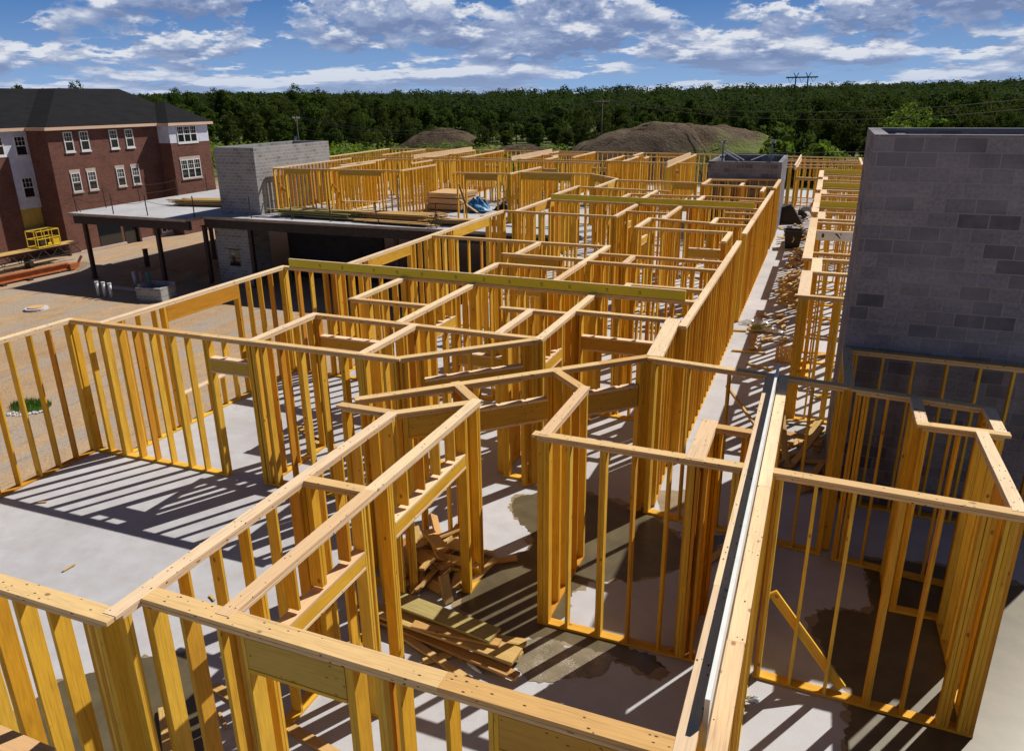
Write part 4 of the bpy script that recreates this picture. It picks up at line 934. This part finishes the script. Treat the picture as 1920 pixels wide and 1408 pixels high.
for i in range(16):
    x, y = R.uniform(-31, -14), R.uniform(41.2, 47); a = R.random()*3; L = R.uniform(.5, 2.2)
    plank('loose board on the floor of the rear wing', (x, y, .03), (x+math.cos(a)*L, y+math.sin(a)*L, .04), .14, group='loose boards on the rear wing floor')
def crumple(name, label, cat, loc, sx, sy, h, mat, seed, n=16, rz=0, rough=.5):
    q = MB(); ids = {}
    for i in range(n+1):
        for j in range(n+1):
            u, v = i/n*2-1, j/n*2-1; f_ = max(0, 1-(abs(u)**2.2+abs(v)**2.2)*.9)
            z = h*f_*(.6+.8*abs(mn.noise(Vector((u*2.4, v*2.4, seed)))))+rough*h*.5*abs(mn.noise(Vector((u*6, v*6, seed))))*(f_ > 0)
            ids[i, j] = len(q.v); q.v.append((u*sx*(1+.15*mn.noise(Vector((v*2, seed, 0)))), v*sy*(1+.2*mn.noise(Vector((u*2, seed, 5)))), z+.005))
    for i in range(n):
        for j in range(n): q.f.append((ids[i, j], ids[i+1, j], ids[i+1, j+1], ids[i, j+1])); q.uv.append([(0, 0)]*4); q.mi.append(0)
    o = q.build(name, S[mat]); o.location = loc; o.rotation_euler = (0, 0, rz); return tag(o, label, cat)
crumple('tarpaulin', 'crumpled bright blue tarpaulin on the plywood scraps', 'tarpaulin', (-20.1, 44.3, .15), .85, .7, .75, 'bluetarp', 2)
crumple('tarpaulin', 'small black crumpled sheet beside the blue tarpaulin', 'tarpaulin', (-18.7, 45.6, .02), .7, .5, .5, 'blacktarp', 3)
crumple('plastic_film', 'clear crinkled plastic film beside the corridor wall', 'plastic film', (-1.55, 23.9, .01), .42, .3, .16, 'film', 4)
crumple('plastic_film', 'second heap of clear film nearer the middle of the corridor', 'plastic film', (-1.05, 23.2, .01), .42, .22, .13, 'film', 8)
crumple('plastic_bag', 'green bag on the clear film', 'bag', (-1.35, 23.15, .05), .16, .09, .1, 'grass', 6, 8)
crumple('cloth', 'dark rag on the scraps beside the black bin', 'rag', (-1.0, 40.0, .02), .5, .35, .2, 'blackplastic', 9, 10)
# black bin
t = thing('bin', 'square black bin with a white mark standing in the corridor', 'bin', (-1.08, 37.6, 0), rad(4))
q = MB(); s0, s1, H = .3, .38, .78
for a, b in (((-1, -1), (1, -1)), ((1, -1), (1, 1)), ((1, 1), (-1, 1)), ((-1, 1), (-1, -1))):
    q.face([(a[0]*s0, a[1]*s0, 0), (b[0]*s0, b[1]*s0, 0), (b[0]*s1, b[1]*s1, H), (a[0]*s1, a[1]*s1, H)]); q.face([(b[0]*s0*.93, b[1]*s0*.93, .02), (a[0]*s0*.93, a[1]*s0*.93, .02), (a[0]*s1*.93, a[1]*s1*.93, H), (b[0]*s1*.93, b[1]*s1*.93, H)])
q.face([(-s0, -s0, .03), (s0, -s0, .03), (s0, s0, .03), (-s0, s0, .03)]); q.build('bin_body', S['blackplastic'], t)
q = MB()
for a in ((-.43, -.43, H, .43, -.36, H+.05), (-.43, .36, H, .43, .43, H+.05), (-.43, -.36, H, -.36, .36, H+.05), (.36, -.36, H, .43, .36, H+.05)): q.box(a[:3], a[3:])
q.build('rim', S['blackplastic'], t)
q = MB(); q.tube([(0, -.385, .55), (.05, -.38, .45), (0, -.37, .35), (-.02, -.37, .3)], .022, 6); q.build('white_mark', S['pvc'], t)
# black hopper / sheeted cart
t = thing('covered_cart', 'black sheeted cart leaning against the corridor wall', 'cart', (-1.6, 45.4, 0), rad(10))
q = MB(); P8 = [(-.75, -.5, .05), (.65, -.55, .02), (.6, .6, .02), (-.75, .6, .05), (-.72, -.25, .8), (.0, -.3, 1.05), (.05, .35, 1.0), (-.7, .4, .75)]
for f_ in ((0, 1, 5, 4), (1, 2, 6, 5), (2, 3, 7, 6), (3, 0, 4, 7), (4, 5, 6, 7)): q.face([P8[k] for k in f_])
q.build('black_sheet', S['blacktarp'], t)
q = MB(); q.tube([P8[1], P8[5]], .035, 6); q.tube([P8[5], P8[4]], .03, 6); q.build('cart_rim', S['galv'], t)

# ------------------------------------------------------------------ crouching worker
def skin_obj(name, pts, edges, mat, parent=None, sub=2):
    me = bpy.data.meshes.new(name); me.from_pydata([p_[:3] for p_ in pts], edges, []); o = bpy.data.objects.new(name, me); COL.objects.link(o)
    sk = o.modifiers.new('skin', 'SKIN'); 
    for v_, p_ in zip(me.skin_vertices[0].data, pts): v_.radius = (p_[3], p_[4] if len(p_) > 4 else p_[3])
    me.skin_vertices[0].data[0].use_root = True
    sb = o.modifiers.new('sub', 'SUBSURF'); sb.levels = sub; sb.render_levels = sub
    dg = bpy.context.evaluated_depsgraph_get(); m2 = bpy.data.meshes.new_from_object(o.evaluated_get(dg)); o.modifiers.clear(); o.data = m2
    for p_ in m2.polygons: p_.use_smooth = True
    m2.materials.clear(); m2.materials.append(mat)
    if parent: o.parent = parent
    return o
t = thing('person', 'crouching worker in a grey-blue shirt bending over tools, head toward the right-hand rooms', 'person', (-.85, 46.6, 0), 0)
# x to the right (head), hips at left; kneeling and bent forward
body = [(-.25, 0, .48, .15), (-.1, 0, .58, .145), (.1, 0, .68, .15), (.24, 0, .76, .13), (.33, 0, .86, .055), (.40, -.01, .97, .095), (.43, -.02, 1.06, .08),
        (.2, -.2, .72, .06), (.3, -.28, .5, .045), (.42, -.2, .26, .035), (.2, .2, .72, .06), (.32, .27, .5, .045), (.44, .18, .26, .035),
        (-.22, -.13, .42, .09), (.12, -.16, .34, .075), (-.05, -.16, .06, .05), (-.22, .13, .42, .09), (.0, .16, .07, .07), (-.38, .16, .07, .05),
        (.1, -.17, .04, .04), (-.52, .16, .05, .035)]
ed = [(0, 1), (1, 2), (2, 3), (3, 4), (4, 5), (5, 6), (3, 7), (7, 8), (8, 9), (3, 10), (10, 11), (11, 12), (0, 13), (13, 14), (14, 15), (0, 16), (16, 17), (17, 18), (15, 19), (18, 20)]
skin_obj('body', body, ed, S['skin'], t)
skin_obj('shirt', [(-.2, 0, .5, .165), (-.1, 0, .58, .165), (.1, 0, .68, .17), (.26, 0, .77, .14), (.2, -.2, .72, .075), (.26, -.25, .6, .06), (.2, .2, .72, .075), (.27, .25, .6, .06)], [(0, 1), (1, 2), (2, 3), (3, 4), (4, 5), (3, 6), (6, 7)], S['shirt'], t)
skin_obj('trousers', [(-.26, 0, .47, .165), (-.22, -.13, .42, .105), (.12, -.16, .34, .09), (-.04, -.16, .1, .06), (-.22, .13, .42, .105), (.0, .16, .08, .08), (-.38, .16, .08, .06)], [(0, 1), (1, 2), (2, 3), (0, 4), (4, 5), (5, 6)], S['jeans'], t)
skin_obj('hair', [(.37, .0, 1.02, .09), (.41, -.01, 1.08, .095), (.45, -.02, 1.09, .07)], [(0, 1), (1, 2)], S['hair'], t, 2)
for sgn in (-1, 1):
    for k in range(5):
        a = .2*(k-2); bx = Vector((.44, sgn*.19-.0, .24)); q = MB(); L = (.05, .07, .075, .07, .055)[k]
        q.tube([bx+Vector((0, a*.15, 0)), bx+Vector((L*.5, a*.2, -.04)), bx+Vector((L*.6, a*.22, -.04-L*.6))], .011, 5, r1=.008); q.build('finger', S['skin'], t, True)
t = thing('hand_tool', 'white power tool on the boards in front of the crouching worker', 'power tool', (-1.25, 46.3, 0)); q = MB(); q.box((-.16, -.1, .02), (.14, .1, .2)); q.tube([(-.1, 0, .2), (0, 0, .34), (.12, 0, .2)], .03, 6); q.build('tool_body', S['pvc'], t); q = MB(); q.tube([(.16, -.03, .13), (.16, .03, .13)], .13, 14); q.build('blade_guard', S['galv'], t)
# water bottle and crumpled can
t = thing('bottle', 'clear plastic bottle on the dark floor under the plank heap', 'bottle', (-3.42, 6.93, .035), rad(-25)); q = MB(); q.tube([(0, 0, 0), (.15, 0, 0), (.19, 0, 0), (.22, 0, 0)], .032, 10, r1=.014); q.build('bottle_body', S['film'], t, True); q = MB(); q.tube([(.22, 0, 0), (.24, 0, 0)], .015, 8); q.build('cap', S['pvc'], t)
p = bp(1412, 1312, 0); crumple('litter', 'crushed white and blue wrapper at the foot of the double wall', 'litter', (p.x, p.y, .003), .07, .05, .06, 'film', 12, 8)

plank('rough board end poking in at the very lower left corner', px2(-160, 1330, 1.6), px2(75, 1432, 1.6), .3, .05, 'osb', name='board')
# ------------------------------------------------------------------ utility poles and lines
def pole(label, x, y, h, arm, azim, tr=False, arms=1):
    t = thing('utility_pole', label, 'utility pole', (x, y, GZ)); q = MB(); q.tube([(0, 0, 0), (0, 0, h)], .16, 8, r1=.11); q.build('pole_shaft', S['pole'], t, True)
    c, s_ = math.cos(azim), math.sin(azim)
    for k in range(arms):
        z = h-.25-k*.9; q = MB(); q.tube([(-arm*c, -arm*s_, z), (arm*c, arm*s_, z)], .08, 5); q.build('crossarm', S['insul'] if tr else S['pole'], t)
        q = MB(); q.tube([(-arm*.6*c, -arm*.6*s_, z), (0, 0, z-.8), (arm*.6*c, arm*.6*s_, z)], .035, 4); q.build('arm_brace', S['insul'] if tr else S['pole'], t)
        for f_ in (-.95, -.55, -.2, .2, .55, .95):
            q = MB(); q.tube([(arm*f_*c, arm*f_*s_, z), (arm*f_*c, arm*f_*s_, z+.28)], .06, 6, r1=.03); q.build('insulator', S['insul'], t)
    return t
pa = at(555, 219, 112); pb_ = at(1129, 189, 118)
u1 = pole('timber utility pole with pale V-braced arm behind the pale block shaft', pa.x, 112, pa.z-GZ, 1.1, YAW*-1*0+rad(-22), True)
q = MB(); q.tube([(-.35, -.2, pa.z-GZ-4.2), (-.35, -.2, pa.z-GZ-3.2)], .26, 8); q.build('transformer', S['galv'], u1, True)
pole('tall timber utility pole in front of the right dirt mound', pb_.x, 118, pb_.z-GZ, 1.35, rad(-20), False)
def wl(lab, a, b, sag, r=.035): wire(lab, [a, b], sag, r, 'darkmetal', 'power_line', 'power line', 20)
A = lambda dx, dz, P_: (P_.x+dx, P_.y, P_.z+dz)
wl('upper power line between the two timber poles', A(1, -.1, pa), A(-1.2, 0, pb_), 3.2); wl('middle power line between the two timber poles', A(.5, -.2, pa), A(-.7, 0, pb_), 3.7); wl('lower power line between the two timber poles', A(0, -1.6, pa), A(0, -3.2, pb_), 3.4, .03)
pc = at(2200, 150, 105)
wl('power line from the taller timber pole to the right edge', A(1.2, 0, pb_), (pc.x, pc.y, pc.z), 2.4); wl('second power line from the taller timber pole to the right edge', A(.5, -.1, pb_), (pc.x, pc.y, pc.z-1), 2.8)
pd = at(2100, 275, 100); pe = at(700, 292, 122)
wl('low dark cable passing behind the low block shaft', (pe.x, pe.y, pe.z), (pd.x, pd.y, pd.z), .4, .05); wl('second low dark cable passing behind the low block shaft', (pe.x, pe.y, pe.z-.8), (pd.x, pd.y, pd.z-1.2), .5, .05)
wl('upper low cable from the taller pole toward the left mound', (pb_.x, 118, 1.2), (pe.x, pe.y, pe.z-.2), 1.0, .04)
def hframe(label, pxl, pxr, pyt, Y, base_z):
    a, b = at(pxl, pyt+7, Y), at(pxr, pyt+7, Y); t = thing('transmission_tower', label, 'pylon', ((a.x+b.x)/2, Y, base_z)); w = (b.x-a.x)/2; h = a.z-base_z; lw = w*.38
    q = MB()
    for s_ in (-1, 1): q.tube([(s_*lw, 0, 0), (s_*lw, 0, h)], w*.045, 6); q.tube([(s_*lw, 0, h), (s_*(lw+w*.16)-w*.1*0, 0, h+w*.28)], w*.025, 5); q.tube([(s_*lw, 0, h), (s_*(lw-w*.16), 0, h+w*.28)], w*.025, 5)
    q.build('mast', S['darkmetal'], t)
    q = MB(); q.tube([(-w, 0, h), (w, 0, h)], w*.05, 5); q.build('crossbeam', S['darkmetal'], t)
    for c in (-.72, 0, .72):
        q = MB(); q.tube([(c*w-w*.16, 0, h), (c*w, 0, h-w*.36), (c*w+w*.16, 0, h)], w*.018, 4); q.build('insulator_string', S['darkmetal'], t)
    return t
hframe('tall dark H-frame transmission tower rising over the forest at right', 1474, 1534, 139, 420, GZ)
hframe('fainter H-frame tower half hidden in the distant trees at centre', 1148, 1190, 157, 520, GZ)
for lab, pxx, py_, Y in (('thin bare pole standing in the dark trees at far right', 1853, 188, 150), ('thin grey pole before the clearing at right', 1782, 206, 150)):
    p = at(pxx, py_, Y); t = thing('thin_pole', lab, 'pole', (p.x, Y, GZ)); q = MB(); q.tube([(0, 0, 0), (.3, 0, p.z-GZ)], .13, 6, r1=.08); q.build('pole_shaft', S['pole'], t)
    q = MB(); q.tube([(-.5, 0, p.z-GZ-.3), (1.0, 0, p.z-GZ-.3)], .05, 5); q.build('crossarm', S['pole'], t)

# ------------------------------------------------------------------ trees
def leafy(q, rnd, c, rx, rz, n, s, squash=.75):
    """a clump: n leaf sprays scattered in a flattened ball round c"""
    for i in range(n):
        a = rnd.random()*6.283; u = rnd.uniform(-.75, 1); r_ = (rnd.random()**.4)
        h = math.sqrt(max(0, 1-u*u)); p = Vector((c[0]+math.cos(a)*h*rx*r_, c[1]+math.sin(a)*h*rx*r_, c[2]+u*rz*r_))
        nrm = Vector((math.cos(a)*h+rnd.uniform(-.7, .7), math.sin(a)*h+rnd.uniform(-.7, .7), u+rnd.uniform(-.2, .9))).normalized()
        e = nrm.orthogonal().normalized(); f_ = nrm.cross(e); th = rnd.random()*6.28; e, f_ = e*math.cos(th)+f_*math.sin(th), f_*math.cos(th)-e*math.sin(th)
        k = s*rnd.uniform(.6, 1.35)
        pts = [p+e*k, p+f_*k*.55+e*.2*k, p-e*k*.9, p-f_*k*.6]
        q.v += [tuple(x) for x in pts]; b = len(q.v)-4; q.f.append((b, b+1, b+2, b+3)); q.uv.append([(0, 0)]*4); q.mi.append(0)
def make_tree(seed, h, cr, tall, mat, n=180, per=26, s=.235):
    rnd = random.Random(seed); t = MB(); t.tube([(0, 0, 0), (.1, 0, h*.35), (rnd.uniform(-.3, .3), .1, h*.8)], .2, 7, r1=.06)
    for i in range(7):
        a = rnd.random()*6.28; z = h*rnd.uniform(.3, .65); t.tube([(0, 0, z), (math.cos(a)*cr*.6, math.sin(a)*cr*.6, z+h*.16)], .09, 5, r1=.03)
    c = MB(); lobes = []
    for k in range(15):
        z = rnd.uniform(.2, .86); w = min(1, math.sin(math.pi*min(1, (z+.10)/1.12))**.4); a = rnd.random()*6.28; d = rnd.uniform(.15, .62)*cr*w
        lobes.append((math.cos(a)*d, math.sin(a)*d, h*z, rnd.uniform(.28, .5)*cr*w))
    lobes += [(rnd.uniform(-.2, .2)*cr, 0, h*.86, cr*.42), (rnd.uniform(-.4, .4)*cr, 0, h*.8, cr*.45), (0, 0, h*.55, cr*.7), (0, 0, h*.3, cr*.75)]
    for i in range(n):
        L = rnd.choice(lobes); a = rnd.random()*6.28; u = rnd.uniform(-.7, 1); hh = math.sqrt(max(0, 1-u*u)); rr = L[3]*rnd.uniform(.7, 1.05)
        leafy(c, rnd, (L[0]+math.cos(a)*hh*rr, L[1]+math.sin(a)*hh*rr, L[2]+u*rr*tall), cr*.22, cr*.17, per, s)
    return t.mesh('trunk', S['bark']), c.mesh('crown', mat)
TREES = [make_tree(11, 12.5, 3.6, 1.25, S['leafA']), make_tree(12, 13.5, 4.1, 1.15, S['leafA']), make_tree(13, 11.5, 3.4, 1.4, S['leafB']), make_tree(14, 14.5, 3.9, 1.35, S['leafA']), make_tree(15, 10.5, 3.9, 1.05, S['leafB']), make_tree(16, 12, 3.2, 1.6, S['leafB'])]
LIGHT = make_tree(17, 9, 3.6, 1.1, S['leafC']); BUSH = make_tree(18, 3.4, 2.6, .8, S['leafC'], 60, 16, .3); BUSHD = make_tree(19, 3.6, 2.8, .8, S['leafB'], 60, 16, .3)
TG = 'trees of the forest edge'
def plant(tm, label, x, y, s, group=TG, cat='tree', name='tree', sz=None):
    t = thing(name, label, cat, (x, y, GZ), R.random()*6.28, group); t.scale = (s, s, sz or s); inst('trunk', tm[0], t); inst('crown', tm[1], t); return t
rt = random.Random(21)
rows = 0
lab_f = {0: 'dark green broadleaf tree in the dense front row of the forest', 1: 'dark broad-crowned tree in the dense front row of the forest', 2: 'mid-green narrow tree in the front row of the forest', 3: 'tall dark tree rising among the forest edge trees', 4: 'low rounded mid-green tree in the forest edge', 5: 'slender upright mid-green tree in the forest edge'}
def tline(pxa):  # treetop row in the photograph
    pts = [(-200, 158), (150, 156), (240, 170), (300, 163), (380, 164), (450, 158), (520, 170), (610, 161), (700, 171), (800, 178), (900, 182), (1000, 176), (1100, 178), (1200, 174), (1300, 174), (1400, 176), (1500, 178), (1600, 170), (1700, 168), (1780, 162), (1850, 160), (2150, 152)]
    for (a, ya), (b, yb) in zip(pts, pts[1:]):
        if a <= pxa <= b: return ya+(yb-ya)*(pxa-a)/(b-a)
    return 170
for Y, step, dy, jit in ((138, 46, 50, 12), (150, 42, 36, 10), (164, 40, 24, 8), (182, 36, 15, 8), (204, 33, 8, 7)):
    px_ = -160+rt.uniform(0, 20)
    while px_ < 2080:
        yb = Y+rt.uniform(-6, 6)+(16 if 700 < px_ < 1500 else 0)
        if (1728 < px_ < 1790 and Y < 190) or (Y < 145 and 1440 < px_ < 1620): px_ += step; continue
        top = at(px_, tline(px_)+dy+rt.gauss(0, jit)+5*math.sin(px_*.021+Y)+(9 if 760 < px_ < 1540 else 0), yb); h = top.z-GZ; k = rt.randrange(6) if px_ < 1560 else rt.choice((0, 1, 3)); hh = (12.5, 13.5, 11.5, 14.5, 10.5, 12)[k]*1.02  # right side gets dark-leaved trees only, standing in for cloud shadow
        s_ = h/hh; plant(TREES[k], lab_f[k], top.x, yb, max(.62, min(1.15, s_*rt.uniform(.9, 1.2))), sz=max(.4, s_))
        px_ += step*rt.uniform(.7, 1.3)
for pxx, pyt, Y, lab in ((1705, 193, 128, 'pale green round tree standing in front of the dark forest at right'), (1690, 222, 124, 'smaller pale green tree beside the pale round one')):
    p = at(pxx, pyt, Y); s_ = (p.z-GZ)/9.4; plant(LIGHT, lab, p.x, Y, s_, None)
for i, (pxx, pyt, Y, d) in enumerate(((1500, 254, 112, 1), (1475, 262, 110, 0), (1525, 263, 114, 1), (1545, 268, 112, 0), (1455, 240, 122, 1), (1740, 214, 160, 0), (1775, 222, 158, 0))):
    p = at(pxx, pyt, Y); s_ = (p.z-GZ)/3.7; plant(BUSH if d == 0 else BUSHD, ['dark bush right of the larger dirt mound', 'pale bush right of the larger dirt mound', 'dark bush farther right past the mound', 'pale low bush at the right of the mound row', 'dark bush behind the right shoulder of the mound', 'pale bush in the clearing at right', 'pale bush nearest the thin grey pole'][i], p.x, Y, max(.5, s_), None, 'bush', 'bush')
# young growth belt in front of the forest, and the woods beyond: nobody could count them
q = MB(); rs = random.Random(5)
for i in range(620):
    px_ = rs.uniform(-100, 1060); Y = rs.uniform(98, 128); top = at(px_, 250+rs.uniform(-15, 12), Y); h = max(.8, min(4.2, top.z-GZ))
    leafy(q, rs, (top.x, Y, GZ+h*.5), rs.uniform(.9, 1.7), h*.55, 26, .34)
for i in range(240):
    px_ = rs.uniform(1460, 2100); Y = rs.uniform(118, 146); h = rs.uniform(.6, 2.0); p = at(px_, 260, Y)
    leafy(q, rs, (p.x, Y, GZ+h*.4), rs.uniform(.9, 1.6), h*.5, 20, .3)
o = q.build('undergrowth', S['leafC']); tag(o, 'belt of bright green scrub and young growth in front of the forest', 'undergrowth', kind='stuff')
q = MB()
for i in range(2300):
    Y = 200+rs.random()**1.5*620; px_ = rs.uniform(-250, 2150); p = at(px_, 180, Y); base = GZ+max(0, (Y-330))*.022
    h = rs.uniform(9, 13.5)+(rs.random() < .06)*2; s_ = 1+(Y-200)/500
    leafy(q, rs, (p.x, Y, base+h*.62), 3.9*s_**.5, h*.42, 66, .52*s_)
o = q.build('far_woods', S['leafF']); tag(o, 'distant continuous woodland beyond the forest edge', 'woods', kind='stuff')
# far hills
q = MB(); ids = {}; hx = [-2600+i*60 for i in range(88)]; hy = [800+j*70 for j in range(12)]
for i, x in enumerate(hx):
    for j, y in enumerate(hy):
        f_ = math.sin(math.pi*j/11)**.8; ids[i, j] = len(q.v)
        q.v.append((x, y, GZ-2+f_*(18+16*mn.noise(Vector((x*.0016, y*.002, 2)))+5*mn.noise(Vector((x*.02, y*.02, 1)))+2.2*mn.noise(Vector((x*.07, y*.05, 6))))))
for i in range(len(hx)-1):
    for j in range(11): q.f.append((ids[i, j], ids[i+1, j], ids[i+1, j+1], ids[i, j+1])); q.uv.append([(0, 0)]*4); q.mi.append(0)
o = q.build('hills', S['leafF'], smooth=True); o['kind'] = 'structure'
q = MB()
for i in range(1500):
    x, y = rs.uniform(-2000, 900), rs.uniform(850, 1200); z = GZ-2+math.sin(math.pi*(y-800)/770)**.8*(18+16*mn.noise(Vector((x*.0016, y*.002, 2)))); leafy(q, rs, (x, y, z+4), 11, 6, 26, 3.2)
o = q.build('hill_woods', S['leafF']); tag(o, 'tree cover on the far low hills', 'woods', kind='stuff')
# dry weeds on the mounds
q = MB()
for i in range(1400):
    px_, Y = rs.uniform(1060, 1500), rs.uniform(106, 112); p = at(px_, 283, Y); h = rs.uniform(.2, .7)
    q.face([(p.x, Y, GZ), (p.x+.12, Y, GZ), (p.x+rs.uniform(-.2, .3), Y+.1, GZ+h)])
o = q.build('dry_weeds', S['pole']); tag(o, 'dry weeds along the foot of the larger dirt mound', 'weeds', kind='stuff')

# ------------------------------------------------------------------ sky and sun
SUN_AZ, SUN_EL = rad(30), rad(47)
W = bpy.data.worlds.new('World'); scene.world = W; W.use_nodes = True
k = NT.__new__(NT); k.t = W.node_tree; bg = k.t.nodes['Background']
sky = k.n('ShaderNodeTexSky', sky_type='NISHITA', sun_disc=False, sun_elevation=SUN_EL, sun_rotation=SUN_AZ, air_density=1.0, dust_density=.6, ozone_density=2.5, altitude=50)
tc = k.n('ShaderNodeTexCoord'); sp = k.n('ShaderNodeSeparateXYZ'); k.l(tc.outputs['Generated'], sp.inputs[0])
zc = k.math('MAXIMUM', sp.outputs[2], 0.0)
skyc = k.mix(1.0, sky.outputs[0], (.58, .55, .62), 'MULTIPLY')
def sc(t_): return tuple(x/CS for x in t_)
CS = .05
skyc = k.mix(k.ramp(zc, [(.0, 1.0), (.10, .9), (.3, 0.0)]), skyc, k.mix(k.ramp(k.math('MULTIPLY', zc, 7.0), [(0, 0.0), (.8, 1.0)]), sc((.27, .43, .68)), sc((.065, .19, .48))))
# cumulus: a slanted slice through 3D noise; each cloud has a flat grey base and a lit, billowing top
def dens_at(dz, det):
    z_ = k.math('ADD', zc, dz); e_ = k.math('DIVIDE', z_, k.math('ADD', z_, .09))
    v = k.comb(k.math('MULTIPLY', sp.outputs[0], 7.0), k.math('MULTIPLY', sp.outputs[1], 7.0), k.math('ADD', k.math('MULTIPLY', e_, 6.0), 7.3))
    n1 = k.noise(v, 1.0, 2, .5); n3 = k.noise(v, 2.9, det, .60)
    bil = k.math('MULTIPLY', k.math('ABSOLUTE', k.math('SUBTRACT', n3, .5)), -.7)
    return k.math('ADD', k.math('ADD', k.math('MULTIPLY', n1, 1.0), bil), k.math('MULTIPLY', n3, .34))
d0 = dens_at(0.0, 6); d1 = dens_at(.010, 4)
thr = k.math('ADD', .535, k.ramp(zc, [(0, 0.0), (.066, .0), (.09, .065), (.13, .12), (.3, .6)]))
q0 = k.math('SUBTRACT', d0, thr)
dens = k.math('MULTIPLY', q0, 15.0, True)
lit = k.math('ADD', .54, k.math('MULTIPLY', k.math('SUBTRACT', d0, d1), 4.2))
lit = k.math('SUBTRACT', lit, k.math('MULTIPLY', k.math('MULTIPLY', q0, 4.0, True), .38), True)
cc = k.mix(k.ramp(lit, [(.0, 0.0), (.45, 1.0)]), sc((.17, .23, .40)), sc((.31, .38, .55)))
cc = k.mix(k.ramp(lit, [(.42, 0.0), (.85, 1.0)]), cc, sc((.72, .74, .79)))
cc = k.mix(k.ramp(zc, [(0, .55), (.05, 0.0)]), cc, sc((.36, .47, .68)))
fin = k.mix(k.math('MULTIPLY', dens, .93), skyc, cc)
k.l(fin, bg.inputs[0]); bg.inputs[1].default_value = CS
W.cycles.sampling_method = 'MANUAL'; W.cycles.sample_map_resolution = 256
sl = bpy.data.lights.new('sun', 'SUN'); sl.energy = 5.0; sl.angle = rad(.53); sl.color = (1, .93, .82)
so = bpy.data.objects.new('sun', sl); COL.objects.link(so)
sd = Vector((math.sin(SUN_AZ)*math.cos(SUN_EL), math.cos(SUN_AZ)*math.cos(SUN_EL), math.sin(SUN_EL)))
so.rotation_euler = sd.to_track_quat('Z', 'Y').to_euler()
vs = scene.view_settings; vs.view_transform = 'Standard'; vs.look = 'None'; vs.exposure = 0.09; vs.gamma = 1
scene.cycles.max_bounces = 6; scene.cycles.diffuse_bounces = 4
